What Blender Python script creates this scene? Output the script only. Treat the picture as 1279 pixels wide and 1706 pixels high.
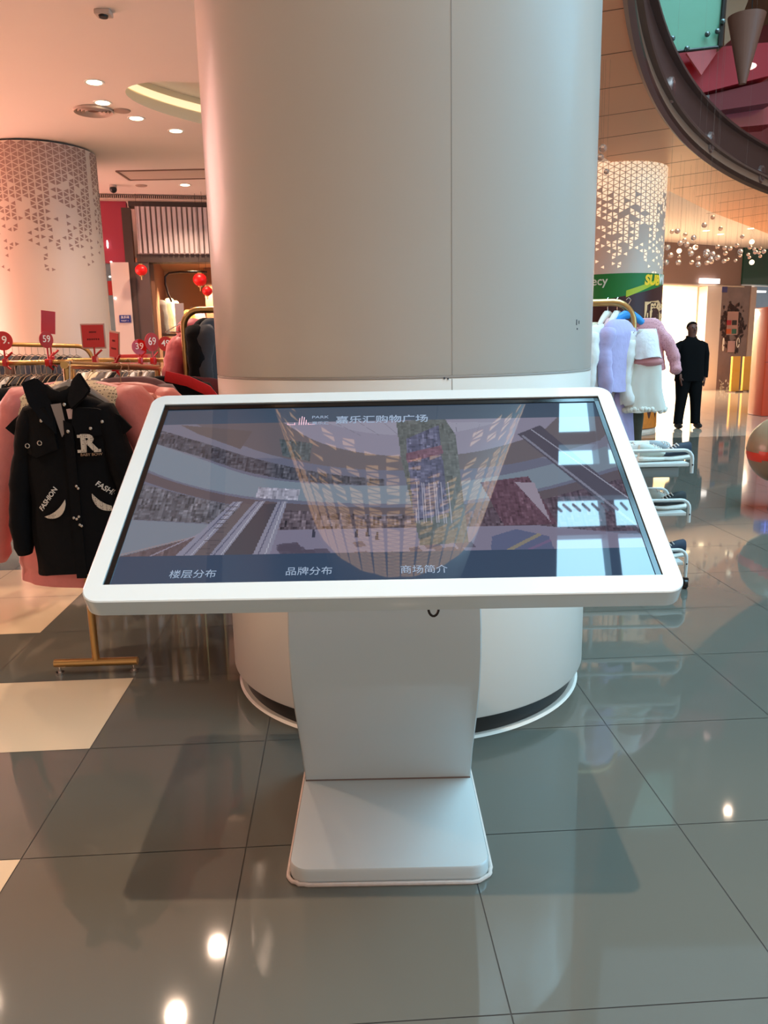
import bpy, bmesh, math, random
import numpy as np
from mathutils import Vector, Matrix
random.seed(7)
R = math.radians
SC = bpy.context.scene
COL = SC.collection
for o in list(bpy.data.objects): bpy.data.objects.remove(o)

# ------------------------------------------------------------------ camera
H = 1.45; FPX = 1318.0; PITCH = R(11.7); ROLL = R(1.18)
_cp, _sp = math.cos(PITCH), math.sin(PITCH)
_c, _s = math.cos(ROLL), math.sin(ROLL)
FW = Vector((0, _cp, -_sp)); U0 = Vector((0, _sp, _cp)); R0 = Vector((1, 0, 0))
RT = _c*R0 - _s*U0; UP = _s*R0 + _c*U0; EYE = Vector((0, 0, H))
cd = bpy.data.cameras.new('camera'); cam = bpy.data.objects.new('camera', cd); COL.objects.link(cam)
m = Matrix.Identity(4)
for i in range(3):
    m[i][0] = RT[i]; m[i][1] = UP[i]; m[i][2] = -FW[i]; m[i][3] = EYE[i]
cam.matrix_world = m
cd.sensor_fit = 'VERTICAL'; cd.sensor_height = 36; cd.sensor_width = 36*1279/1706
cd.lens = FPX/1706*36; cd.clip_end = 200; cd.clip_start = 0.05
SC.camera = cam
SC.view_settings.view_transform = 'Standard'; SC.view_settings.look = 'None'
SC.view_settings.gamma = 1; SC.view_settings.use_curve_mapping = False
SC.view_settings.exposure = 0.25

# ------------------------------------------------------------------ world, main light
W = bpy.data.worlds.new('world'); SC.world = W; W.use_nodes = True
bg = W.node_tree.nodes['Background']; bg.inputs[0].default_value = (1.0, 0.78, 0.62, 1); bg.inputs[1].default_value = 0.62
SKY_STRENGTH = 12.0; SKY_COLOR = (0.42, 0.80, 1.0)
WARM = (1.0, 0.72, 0.53)
SPOT_W = 190.0

def spot(name, loc, power, color=WARM, angle=120, blend=0.6, size=0.06, target=None):
    l = bpy.data.lights.new(name, 'SPOT'); l.energy = power; l.color = color
    l.spot_size = R(angle); l.spot_blend = blend; l.shadow_soft_size = size
    o = bpy.data.objects.new(name, l); COL.objects.link(o); o.location = loc
    if target is not None:
        o.rotation_euler = (Vector(target)-Vector(loc)).to_track_quat('-Z', 'Y').to_euler()
    return o
def area(name, loc, sx, sy, power, color, target):
    l = bpy.data.lights.new(name, 'AREA'); l.shape = 'RECTANGLE'; l.size = sx; l.size_y = sy
    l.energy = power; l.color = color
    o = bpy.data.objects.new(name, l); COL.objects.link(o); o.location = loc
    o.rotation_euler = (Vector(target)-Vector(loc)).to_track_quat('-Z', 'Y').to_euler()
    return o

# ------------------------------------------------------------------ pixel helpers (a pixel at a known real distance -> a world point)
def ray(x, y): return FW + RT*((x-639.5)/FPX) - UP*((y-853)/FPX)
def aty(x, y, Y):
    d = ray(x, y); return EYE + d*(Y/d.y)
def atz(x, y, z=0.0):
    d = ray(x, y); return EYE + d*((z-H)/d.z)
class Plane:
    def __init__(s, A, B):
        s.A = Vector((A[0], A[1], 0)); s.u = (Vector((B[0], B[1], 0))-s.A).normalized()
        s.n = Vector((-s.u.y, s.u.x, 0))          # away from the camera
    def at(s, x, y, off=0.0):
        d = ray(x, y); P0 = s.A + s.n*off
        return EYE + d*(((P0-EYE).dot(s.n))/d.dot(s.n))

# ------------------------------------------------------------------ materials
def s2l(c): return tuple(((v/255)/12.92 if v/255 <= .04045 else ((v/255+.055)/1.055)**2.4) for v in c)
MATS = {}
def mat(name, rgb, rough=0.6, metal=0.0, emit=0.0, ecol=None, noise=0.0, nscale=8.0, coat=0.0, trans=0.0, bump=0.0, spec=0.5, sheen=0.0):
    if name in MATS: return MATS[name]
    M = bpy.data.materials.new(name); M.use_nodes = True; nt = M.node_tree; b = nt.nodes['Principled BSDF']
    c = s2l(rgb); b.inputs['Base Color'].default_value = (*c, 1); b.inputs['Roughness'].default_value = rough
    b.inputs['Metallic'].default_value = metal; b.inputs['Specular IOR Level'].default_value = spec
    if coat: b.inputs['Coat Weight'].default_value = coat; b.inputs['Coat Roughness'].default_value = 0.05
    if trans: b.inputs['Transmission Weight'].default_value = trans
    if sheen: b.inputs['Sheen Weight'].default_value = sheen
    if emit:
        b.inputs['Emission Color'].default_value = (*s2l(ecol or rgb), 1); b.inputs['Emission Strength'].default_value = emit
    if noise or bump:
        tc = nt.nodes.new('ShaderNodeTexCoord'); n = nt.nodes.new('ShaderNodeTexNoise'); n.inputs['Scale'].default_value = nscale
        n.inputs['Detail'].default_value = 5; nt.links.new(tc.outputs['Object'], n.inputs['Vector'])
        if noise:
            mx = nt.nodes.new('ShaderNodeMixRGB'); mx.inputs[1].default_value = (*[v*(1-noise) for v in c], 1)
            mx.inputs[2].default_value = (*[min(1, v*(1+noise)) for v in c], 1)
            nt.links.new(n.outputs['Fac'], mx.inputs[0]); nt.links.new(mx.outputs[0], b.inputs['Base Color'])
        if bump:
            bp = nt.nodes.new('ShaderNodeBump'); bp.inputs['Strength'].default_value = bump; bp.inputs['Distance'].default_value = 0.01
            nt.links.new(n.outputs['Fac'], bp.inputs['Height']); nt.links.new(bp.outputs[0], b.inputs['Normal'])
    MATS[name] = M; return M
def pattern_mat(name, base, ink, scale=60, rough=.7, cut=.35):
    M = bpy.data.materials.new(name); M.use_nodes = True; nt = M.node_tree; b = nt.nodes['Principled BSDF']
    b.inputs['Roughness'].default_value = rough
    tc = nt.nodes.new('ShaderNodeTexCoord'); v = nt.nodes.new('ShaderNodeTexVoronoi'); v.inputs['Scale'].default_value = scale
    v.inputs['Randomness'].default_value = .25
    nt.links.new(tc.outputs['Object'], v.inputs['Vector'])
    r = nt.nodes.new('ShaderNodeValToRGB'); r.color_ramp.interpolation = 'CONSTANT'
    e = r.color_ramp.elements; e[0].position = 0; e[0].color = (*s2l(base), 1); e[1].position = cut*.55; e[1].color = (*s2l(ink), 1)
    k = e.new(cut); k.color = (*s2l(base), 1)
    nt.links.new(v.outputs['Distance'], r.inputs[0]); nt.links.new(r.outputs[0], b.inputs['Base Color'])
    MATS[name] = M; return M

# ------------------------------------------------------------------ object helpers
def link(name, bm, m, parent=None, smooth=True, angle=40):
    bmesh.ops.recalc_face_normals(bm, faces=bm.faces[:])
    me = bpy.data.meshes.new(name); bm.to_mesh(me); bm.free()
    for mm in (m if isinstance(m, (list, tuple)) else [m]): me.materials.append(mm)
    if smooth:
        me.polygons.foreach_set('use_smooth', [True]*len(me.polygons)); me.set_sharp_from_angle(angle=R(angle))
    o = bpy.data.objects.new(name, me); COL.objects.link(o)
    if parent: o.parent = parent
    return o
def tag(o, label, cat, group=None, kind=None):
    if label: o['label'] = label
    if cat: o['category'] = cat
    if group: o['group'] = group
    if kind: o['kind'] = kind
    return o
def thing(name, label, cat, loc=(0, 0, 0), rz=0.0, group=None):
    o = bpy.data.objects.new(name, None); COL.objects.link(o); o.empty_display_size = .05
    o.location = loc; o.rotation_euler = (0, 0, rz)
    return tag(o, label, cat, group)
def struct(o, label=None, cat=None):
    o['kind'] = 'structure'
    if label: o['label'] = label
    return tag(o, None, cat)
def dup(root, loc, rz=None, label=None, group=None, name=None):
    def cp(o, par):
        c = o.copy(); COL.objects.link(c); c.parent = par
        for ch in o.children: cp(ch, c)
        return c
    r = cp(root, None); r.location = loc
    if rz is not None: r.rotation_euler = (0, 0, rz)
    if label: r['label'] = label
    if group: r['group'] = group
    return r
def box(bm, c, s, rot=None, bevel=0.0):
    M = Matrix.Translation(Vector(c))
    if rot is not None: M = M @ rot
    M = M @ Matrix.Diagonal((*s, 1))
    r = bmesh.ops.create_cube(bm, size=1, matrix=M)
    if bevel:
        es = list({e for v in r['verts'] for e in v.link_edges})
        bmesh.ops.bevel(bm, geom=es, offset=bevel, segments=3, profile=.5, affect='EDGES')
    return r
def tube(bm, pts, rad, seg=10, cap=True, ell=None):
    """swept tube; rad number or list; ell: (rx,ry) lists with fixed x axis"""
    pts = [Vector(p) for p in pts]; n = len(pts)
    rs = rad if isinstance(rad, (list, tuple)) else [rad]*n
    prev = None; rings = []
    for i, p in enumerate(pts):
        t = (pts[min(i+1, n-1)]-pts[max(i-1, 0)]).normalized()
        if prev is None:
            a = Vector((0, 0, 1)) if abs(t.z) < .9 else Vector((1, 0, 0))
            x = t.cross(a).normalized()
        else:
            x = (prev - t*prev.dot(t)).normalized()
        prev = x; y = t.cross(x)
        r_ = rs[i]; rx, ry = r_ if isinstance(r_, (tuple, list)) else (r_, r_)
        rings.append([bm.verts.new(p + x*(rx*math.cos(2*math.pi*k/seg)) + y*(ry*math.sin(2*math.pi*k/seg))) for k in range(seg)])
    for a, b in zip(rings, rings[1:]):
        for k in range(seg): bm.faces.new((a[k], a[(k+1) % seg], b[(k+1) % seg], b[k]))
    if cap: bm.faces.new(rings[0][::-1]); bm.faces.new(rings[-1])
    return rings
def rings_loft(bm, rings, cap=True):
    vs = [[bm.verts.new(p) for p in r] for r in rings]
    n = len(vs[0])
    for a, b in zip(vs, vs[1:]):
        for k in range(n): bm.faces.new((a[k], a[(k+1) % n], b[(k+1) % n], b[k]))
    if cap: bm.faces.new(vs[0][::-1]); bm.faces.new(vs[-1])
def extrude_poly(bm, pts, d, mi=0):
    a = [bm.verts.new(p) for p in pts]; b = [bm.verts.new(Vector(p)+d) for p in pts]; n = len(a)
    fs = [bm.faces.new(a), bm.faces.new(b[::-1])]
    for k in range(n): fs.append(bm.faces.new((a[k], b[k], b[(k+1) % n], a[(k+1) % n])))
    for f in fs: f.material_index = mi
def prism(name, pts, d, m, parent=None, smooth=False):
    bm = bmesh.new(); extrude_poly(bm, pts, Vector(d), 0); return link(name, bm, m, parent, smooth=smooth)
def pquad(pl, x0, y0, x1, y1, off=0.0):
    """upright rectangle on a facade plane whose corners follow the pixels (x0,y0)-(x1,y1)"""
    ym = (y0+min(y1, 640))/2; A = pl.at(x0, ym, off); B = pl.at(x1, ym, off)
    T = pl.at((x0+x1)/2, y0, off).z; Bz = pl.at((x0+x1)/2, y1, off).z
    A.z = B.z = Bz; C = B.copy(); C.z = T; D = A.copy(); D.z = T
    return [A, B, C, D]
def cyl(bm, c, r, h, seg=32, r2=None, cap=True):
    return bmesh.ops.create_cone(bm, cap_ends=cap, segments=seg, radius1=r, radius2=r if r2 is None else r2, depth=h, matrix=Matrix.Translation(Vector(c)+Vector((0, 0, h/2))))
def revolve(bm, c, prof, seg=64, a0=0, a1=2*math.pi, mi=None):
    full = abs(a1-a0-2*math.pi) < 1e-6; n = seg if full else seg+1
    R_ = [[bm.verts.new((c[0]+r*math.cos(a0+(a1-a0)*k/seg), c[1]+r*math.sin(a0+(a1-a0)*k/seg), z)) for k in range(n)] for r, z in prof]
    for i, (a, b) in enumerate(zip(R_, R_[1:])):
        for k in range(seg):
            f = bm.faces.new((a[k], a[(k+1) % n], b[(k+1) % n], b[k]))
            if mi: f.material_index = mi[i]
def sphere(bm, c, r, u=16, v=10, sc=(1, 1, 1)):
    return bmesh.ops.create_uvsphere(bm, u_segments=u, v_segments=v, radius=r, matrix=Matrix.Translation(Vector(c)) @ Matrix.Diagonal((*sc, 1)))
def text_bm(txt, size, extrude=0.0, bold=0.0, align='CENTER', res=3):
    cu = bpy.data.curves.new('t', 'FONT'); cu.body = txt; cu.size = size; cu.extrude = extrude; cu.offset = bold
    cu.align_x = align; cu.align_y = 'CENTER'; cu.resolution_u = res
    o = bpy.data.objects.new('t', cu); COL.objects.link(o)
    dg = bpy.context.evaluated_depsgraph_get(); dg.update()
    me = bpy.data.meshes.new_from_object(o.evaluated_get(dg)); bm = bmesh.new(); bm.from_mesh(me)
    bpy.data.objects.remove(o); bpy.data.curves.remove(cu); bpy.data.meshes.remove(me)
    return bm
def text(name, txt, size, M, m, parent=None, extrude=0.001, bold=0.0, sx=1.0, align='CENTER'):
    bm = text_bm(txt, size, extrude, bold, align)
    bmesh.ops.transform(bm, matrix=M @ Matrix.Diagonal((sx, 1, 1, 1)), verts=bm.verts)
    return link(name, bm, m, parent, smooth=False)
def frame_m(o, x, y):
    x = Vector(x).normalized(); y = Vector(y); y = (y-x*y.dot(x)).normalized(); z = x.cross(y)
    M = Matrix.Identity(4)
    for i in range(3): M[i][0] = x[i]; M[i][1] = y[i]; M[i][2] = z[i]; M[i][3] = o[i]
    return M

white_paint = mat('white_paint', (232, 228, 222), .32, noise=.02, nscale=3)
gold = mat('gold_tube', (190, 150, 95), .28, metal=.85)
dark_metal = mat('dark_metal', (46, 38, 34), .35, metal=.6)
black = mat('black_plastic', (14, 14, 16), .35)
chrome = mat('chrome', (210, 205, 200), .15, metal=1)

# ================================================================== FLOOR
YAW = R(2.985); T = 0.6568; OX, OY = -0.978, 1.4735
tu = Vector((math.cos(YAW), math.sin(YAW), 0)); tw = Vector((-math.sin(YAW), math.cos(YAW), 0))
def tile_mat(name, rgb, rough, noise):
    M = mat(name, rgb, rough, noise=noise, nscale=1.3); return M
fm = [tile_mat('grey_polished_tile', (92, 90, 82), .045, .08), tile_mat('beige_polished_tile', (208, 188, 158), .10, .05),
      mat('grout', (58, 54, 50), .8), tile_mat('sand_polished_tile', (176, 160, 142), .07, .06)]
bm = bmesh.new(); g = 0.0017
for i in range(-26, 44):
    for j in range(-8, 56):
        k = 0
        if i <= -1 and j in (0, 2): k = 1
        if i <= -2 and j in (4, 5, 8, 9, 12): k = 1
        if i <= -6 and j >= 8: k = 1  # far-left tiles made beige to bounce lamp light up to the ceiling
        if j >= 16 and i > 0: k = 3
        a, b = OX+i*T+g, OX+(i+1)*T-g; c, d = OY+j*T+g, OY+(j+1)*T-g
        f = bm.faces.new([bm.verts.new(tu*x+tw*y) for x, y in ((a, c), (b, c), (b, d), (a, d))]); f.material_index = k
P = [tu*x+tw*y+Vector((0, 0, -.0015)) for x, y in ((-20, -5), (32, -5), (32, 40), (-20, 40))]
f = bm.faces.new([bm.verts.new(p) for p in P]); f.material_index = 2
me = bpy.data.meshes.new('floor'); bm.to_mesh(me); bm.free()
for q in fm: me.materials.append(q)
fl = bpy.data.objects.new('floor', me); COL.objects.link(fl); struct(fl)

# ================================================================== CEILING
CZ = 4.2; AC = (24.486, -0.852); AR = 23.79
ceil_m = mat('ceiling_paint', (244, 228, 218), .75, noise=.015, nscale=1)
tan_m = mat('soffit_panel', (228, 168, 130), .55, noise=.06, nscale=.8)
def arc(r, x0, x1, n, c=AC):
    a0 = math.atan2(x0[1]-c[1], x0[0]-c[0]); a1 = math.atan2(x1[1]-c[1], x1[0]-c[0])
    if a0 < 0: a0 += 2*math.pi
    if a1 < 0: a1 += 2*math.pi
    return [(c[0]+r*math.cos(a0+(a1-a0)*k/n), c[1]+r*math.sin(a0+(a1-a0)*k/n)) for k in range(n+1)]
# outer edge of the tan soffit ring: through three measured points
def circ3(p, q, s):
    (ax, ay), (bx, by), (cx, cy) = p, q, s
    d = 2*(ax*(by-cy)+bx*(cy-ay)+cx*(ay-by))
    ux = ((ax*ax+ay*ay)*(by-cy)+(bx*bx+by*by)*(cy-ay)+(cx*cx+cy*cy)*(ay-by))/d
    uy = ((ax*ax+ay*ay)*(cx-bx)+(bx*bx+by*by)*(ax-cx)+(cx*cx+cy*cy)*(bx-ax))/d
    return (ux, uy), math.hypot(ax-ux, ay-uy)
oc, orad = circ3((5.45, 15.56), (7.07, 17.84), (10.19, 21.7))
inner = arc(AR, (1.33, 4.6), (24, 23), 90)
# ring outer boundary from behind the main column round to the far right
outer = [(.2, 4.6), (1.3, 8.0), (3.0, 12.0), (4.2, 14.0)] + [(5.45, 15.56), (7.07, 17.84), (10.19, 21.7), (13, 24.4), (24, 27)]
cove_c = Vector((-1.2, 10.3, 0)); cl_ = Vector((-.76, -.65, 0)).normalized(); cpv = Vector((-cl_.y, cl_.x, 0))
def cove_ring(s, z, n=64): return [Vector((cove_c.x, cove_c.y, z)) + cl_*(1.85*s*math.cos(2*math.pi*k/n)) + cpv*(.826*(s if s >= 1 else s)*math.sin(2*math.pi*k/n)) for k in range(n)]
bm = bmesh.new()
def loop(pts):
    v = [bm.verts.new(p) for p in pts]; return [bm.edges.new((v[i], v[(i+1) % len(v)])) for i in range(len(v))]
ee = loop([(-16, -8, CZ), (-1.15, -8, CZ), (-1.15, 4.6, CZ)] + [(x, y, CZ) for x, y in outer] + [(34, 27, CZ), (34, 40, CZ), (-16, 40, CZ)]) + loop(cove_ring(1, CZ))
bmesh.ops.triangle_fill(bm, use_beauty=True, edges=ee)
ceil = struct(link('ceiling', bm, ceil_m, smooth=False))
bm = bmesh.new()
ip = [(x, y) for x, y in inner]; op = outer
loopv = [bm.verts.new((x, y, CZ)) for x, y in ip] ; lo2 = [bm.verts.new((x, y, CZ)) for x, y in op[::-1]]
allv = loopv+lo2; ee = [bm.edges.new((allv[i], allv[(i+1) % len(allv)])) for i in range(len(allv))]
bmesh.ops.triangle_fill(bm, use_beauty=True, edges=ee)
for v in bm.verts: v.co.z = CZ-.02
geom = bmesh.ops.extrude_face_region(bm, geom=bm.faces[:])
for v in [x for x in geom['geom'] if isinstance(x, bmesh.types.BMVert)]: v.co.z = CZ+.02
sof = struct(link('ceiling_soffit', bm, tan_m, smooth=False)); sof.name = 'trim_1'
# panel joints of the soffit
bm = bmesh.new()
for k in range(2, 60, 3):
    x, y = inner[k]; n = Vector((x-AC[0], y-AC[1], 0)).normalized(); t_ = Vector((-n.y, n.x, 0))
    p = Vector((x, y, CZ-.021))
    L_ = 1.15 if k < 40 else 1.9
    box(bm, p+n*(L_/2+.05), (L_, .012, .004), rot=Matrix.Rotation(math.atan2(n.y, n.x), 4, 'Z'))
struct(link('trim_2', bm, mat('joint_brown', (120, 86, 66), .6), smooth=False))
# cove recess
cove = thing('cove_light', 'oval recessed cove light glowing warm in the left ceiling', 'ceiling light', (cove_c.x, cove_c.y, CZ))
off = Matrix.Translation(-Vector((cove_c.x, cove_c.y, CZ)))
bm = bmesh.new(); rings_loft(bm, [cove_ring(1, CZ), cove_ring(1.06, CZ+.14), cove_ring(1.10, CZ+.32)], cap=False); bmesh.ops.transform(bm, matrix=off, verts=bm.verts)
link('recess_wall', bm, mat('cove_wall', (240, 226, 196), .6), cove)
bm = bmesh.new(); bm.faces.new([bm.verts.new(p) for p in cove_ring(1.11, CZ+.32)]); bmesh.ops.transform(bm, matrix=off, verts=bm.verts)
link('recess_lid', bm, ceil_m, cove)
bm = bmesh.new(); rings_loft(bm, [cove_ring(1.055, CZ+.15), cove_ring(1.075, CZ+.24)], cap=False); bmesh.ops.transform(bm, matrix=off, verts=bm.verts)
link('led_strip', bm, mat('led_strip', (255, 230, 185), .5, emit=.75), cove)

# atrium edge: rim tube, band, fascia
def arcband(name, prof, m, x0=(1.33, 4.6), x1=(20, 22.5), seg=110, mi=None):
    a0 = math.atan2(x0[1]-AC[1], x0[0]-AC[0]) % (2*math.pi); a1 = math.atan2(x1[1]-AC[1], x1[0]-AC[0]) % (2*math.pi)
    bm = bmesh.new(); revolve(bm, AC, prof, seg, a0, a1, mi); return link(name, bm, m)
struct(arcband('trim_3', [(AR+.03, CZ-.02), (AR+.04, CZ-.07), (AR, CZ-.10), (AR-.05, CZ-.07), (AR-.05, CZ-.0), (AR-.02, CZ+.03)], mat('rim_dark', (58, 36, 30), .3, metal=.4)))
struct(arcband('trim_4', [(AR-.03, CZ), (AR-.03, CZ+.13)], mat('rim_band', (150, 112, 92), .45)))
struct(arcband('trim_5', [(AR-.03, CZ+.13), (AR-.09, CZ+.13), (AR-.10, CZ+.16), (AR-.08, CZ+.19), (AR-.02, CZ+.19), (AR-.02, CZ+.62), (AR-.10, CZ+.62), (AR-.10, CZ+.66), (AR+.3, CZ+.66)], mat('fascia_brown', (74, 46, 42), .4)))
# round marker lamps on the fascia
for (px_, py_, lb) in [(1118, 150, 'round grey recessed lamp high on the dark atrium fascia, topmost'), (1184, 237, 'round grey recessed lamp on the dark atrium fascia, middle one'), (1268, 290, 'round grey recessed lamp on the dark atrium fascia at the right edge')]:
    d = ray(px_, py_); best = None
    for k in range(600):
        t_ = 5+k*.02; q = EYE+d*t_
        if q.z > CZ and math.hypot(q.x-AC[0], q.y-AC[1]) > AR-.04: best = q; 
        if best: break
    n = Vector((AC[0]-best.x, AC[1]-best.y, 0)).normalized()
    fl_ = thing('fascia_lamp', lb, 'lamp', best); M = frame_m((0, 0, 0), Vector((-n.y, n.x, 0)), (0, 0, 1))
    bm = bmesh.new(); bmesh.ops.create_cone(bm, cap_ends=True, segments=28, radius1=.15, radius2=.14, depth=.05, matrix=M); link('lamp_frame', bm, mat('lamp_grey', (150, 120, 112), .3, metal=.5), fl_)
    bm = bmesh.new(); bmesh.ops.create_cone(bm, cap_ends=True, segments=28, radius1=.105, radius2=.105, depth=.07, matrix=M); link('lens', bm, mat('lamp_lens', (96, 66, 62), .12, coat=.5), fl_)

# ================================================================== UPPER LEVEL AND SKYLIGHT
UZ = 8.4
up_c = mat('upper_ceiling', (150, 112, 88), .6, noise=.08, nscale=.5)
bm = bmesh.new(); extrude_poly(bm, [Vector(p) for p in ((-6, 11.5, UZ), (34, 11.5, UZ), (34, 40, UZ), (-6, 40, UZ))], Vector((0, 0, .3)))
struct(link('ceiling_upper', bm, up_c, smooth=False)).name = 'ceiling.001'
bm = bmesh.new(); extrude_poly(bm, [Vector(p) for p in ((-16, -8, UZ), (.78, -8, UZ), (2.81, 11.5, UZ), (-16, 11.5, UZ))], Vector((0, 0, .3)))
struct(link('ceiling_upper_left', bm, up_c, smooth=False)).name = 'ceiling.002'
# walls closing the upper level (seen only in reflections)
for nm, a, b in (('wall_void_left', (-1.15, -8), (-1.15, 4.6)), ('wall_void_back', (-1.15, 4.6), (1.33, 4.6)), ('wall_upper_left', (-6, -8), (-6, 24)), ('wall_upper_back', (-6, 24), (34, 24))):
    zb = CZ if 'void' in nm else CZ+.66; A = Vector((*a, zb)); B = Vector((*b, zb)); n = (B-A).cross(Vector((0, 0, 1))).normalized()
    bm = bmesh.new(); extrude_poly(bm, [A, B, B+Vector((0, 0, UZ-.4-zb)), A+Vector((0, 0, UZ-.4-zb))], n*.1); struct(link(nm, bm, mat('upper_wall', (150, 118, 104), .7), smooth=False))
# skylight glazing and bars: a real glazed roof giving the daylight
sky_m = bpy.data.materials.new('daylight_glazing'); sky_m.use_nodes = True; nt = sky_m.node_tree
b = nt.nodes['Principled BSDF']; b.inputs['Base Color'].default_value = (.5, .6, .7, 1); b.inputs['Roughness'].default_value = .2
nz = nt.nodes.new('ShaderNodeTexNoise'); nz.inputs['Scale'].default_value = .35; tc = nt.nodes.new('ShaderNodeTexCoord'); nt.links.new(tc.outputs['Object'], nz.inputs['Vector'])
mx = nt.nodes.new('ShaderNodeMixRGB'); mx.inputs[1].default_value = (SKY_COLOR[0]*.75, SKY_COLOR[1]*.90, 1, 1); mx.inputs[2].default_value = (SKY_COLOR[0]*1.2, SKY_COLOR[1]*1.05, 1, 1)
nt.links.new(nz.outputs['Fac'], mx.inputs[0]); nt.links.new(mx.outputs[0], b.inputs['Emission Color']); b.inputs['Emission Strength'].default_value = SKY_STRENGTH
sky = thing('window_1', None, None); sky['kind'] = 'structure'
SZ = 12.5
bm = bmesh.new(); bm.faces.new([bm.verts.new(p) for p in ((.4, -3, SZ), (10, -3, SZ), (10, 11.5, SZ), (.4, 11.5, SZ))]); link('glowing_pane', bm, sky_m, sky, smooth=False)
bm = bmesh.new()
for x in (1.3, 3.72, 6.3, 8.8): box(bm, (x, 4.25, SZ-.22), (.17, 14.5, .4))
for y in (-2, .4, 2.8, 4.75, 6.42, 9.2): box(bm, (5.2, y, SZ-.18), (9.6, .24 if y == 6.42 else .15, .3))
link('glazing_bar', bm, mat('roof_steel', (96, 104, 112), .5), sky, smooth=False)
bm = bmesh.new(); box(bm, (6.5, 4.78, 9.75), (9.0, .46, .22))
for k in range(60): box(bm, (2.2+k*.13, 4.42, 9.75), (.025, .03, .36), rot=Matrix.Rotation(.5, 4, 'Y'))
struct(link('trim_6', bm, mat('bridge_grey', (120, 112, 124), .6), smooth=False))
for nm, a, b_ in (('wall_roof_left', (.4, -8), (.4, 11.5)), ('wall_roof_back', (.4, 11.5), (14, 11.5))):
    A = Vector((*a, UZ)); B = Vector((*b_, UZ)); n = (B-A).cross(Vector((0, 0, 1))).normalized()
    bm = bmesh.new(); extrude_poly(bm, [A, B, B+Vector((0, 0, 4.2)), A+Vector((0, 0, 4.2))], n*.1); struct(link(nm, bm, mat('upper_wall2', (120, 112, 112), .7), smooth=False))

# things seen through the atrium opening
def pxprism(name, px, Y, thick, m, parent=None):
    pts = [aty(x, y, Y) for x, y in px]; return prism(name, pts, (0, thick, 0), m, parent)
red_a = mat('red_cloth', (176, 22, 36), .5); red_d = mat('deep_red', (120, 16, 22), .5); pinkp = mat('pink_panel', (206, 92, 92), .4)
ggl = mat('green_glass', (88, 132, 108), .3, noise=.12, nscale=1.5, emit=.04, ecol=(120, 190, 150), coat=.2)
def atthing(name, label, cat, px, Y, thick, m):
    pts = [aty(x, y, Y) for x, y in px]; c = sum(pts, Vector())/len(pts)
    o = prism(name, [p-c for p in pts], (0, thick, 0), m); o.location = c; tag(o, label, cat); return o
gp = thing('suspended_glass', 'frosted green glass panel with steel fittings beyond the atrium edge', 'glass panel', aty(1150, 40, 11.5))
c = Vector(gp.location)
prism('pane', [aty(x, y, 11.5)-c for x, y in [(1070, -60), (1212, -60), (1198, 77), (1110, 87)]], (0, .03, 0), ggl, gp)
bm = bmesh.new(); tube(bm, [aty(1212, -60, 11.48)-c, aty(1199, 78, 11.48)-c], .035, 8); tube(bm, [aty(1109, 88, 11.48)-c, aty(1199, 78, 11.48)-c], .02, 8); link('edge_frame', bm, dark_metal, gp)
for (x, y) in [(1120, 64), (1178, 57), (1204, 36), (1195, 52), (1144, 81)]:
    bm = bmesh.new(); sphere(bm, aty(x, y, 11.44)-c, .035); link('bolt', bm, mat('bolt_steel', (90, 96, 92), .3, metal=.8), gp)
atthing('hanging_banner', 'broad bright red banner strung across the atrium under the glass panel', 'banner', [(1108, 88), (1199, 78), (1285, 70), (1285, 125), (1148, 160)], 14.5, .5, red_a)
atthing('banner_triangle', 'pale pink triangular cloth against the red banner', 'banner', [(1143, 88), (1199, 80), (1168, 125)], 14.3, .05, pinkp)
atthing('access_panel', 'small grey box at the end of the lower red beam', 'box', [(1148, 162), (1182, 158), (1178, 187), (1143, 194)], 14.45, .4, mat('grey_box', (116, 104, 98), .5))
atthing('red_beam', 'dark red beam crossing the atrium behind the small grey box', 'beam', [(1180, 158), (1290, 132), (1290, 170), (1178, 187)], 14.6, .6, red_d)
atthing('pink_beam', 'glossy pink beam running below the dark red beam', 'beam', [(1146, 196), (1290, 168), (1290, 206), (1188, 216), (1166, 214)], 15.0, .5, mat('pink_gloss', (168, 66, 74), .2, coat=.5, noise=.25, nscale=2))
atthing('red_wall_panel', 'large deep red wall panel at the back of the upper floor', 'wall panel', [(1100, 100), (1340, 20), (1340, 330), (1180, 300), (1110, 200)], 17.5, .2, mat('deep_red2', (112, 20, 18), .45))
atthing('tan_beam', 'tan tapering ceiling beam above the red banner', 'beam', [(1212, -40), (1262, -40), (1222, 62), (1206, 76)], 14.0, .3, mat('tan_beam', (150, 112, 80), .55))
bm = bmesh.new(); bmesh.ops.create_cone(bm, cap_ends=True, segments=24, radius1=.05, radius2=.26, depth=.9); o = link('cone_lamp', bm, mat('cone_brown', (110, 66, 50), .5)); o.location = aty(1240, 84, 12.6); tag(o, 'brown cone shaped lamp pointing down in front of the red banner', 'lamp')
bm = bmesh.new(); bmesh.ops.create_uvsphere(bm, u_segments=20, v_segments=8, radius=.12, matrix=Matrix.Diagonal((1, 1, .35, 1))); o = link('disc_lamp', bm, mat('disc_lit', (255, 200, 190), .4, emit=1.6)); o.location = aty(1246, 111, 13.2); tag(o, 'small glowing round lamp among the red banners', 'lamp')
bm = bmesh.new(); tube(bm, [(0, 0, .03), (0, 0, UZ-o.location.z)], .008, 6); link('rod', bm, dark_metal, o)

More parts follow.
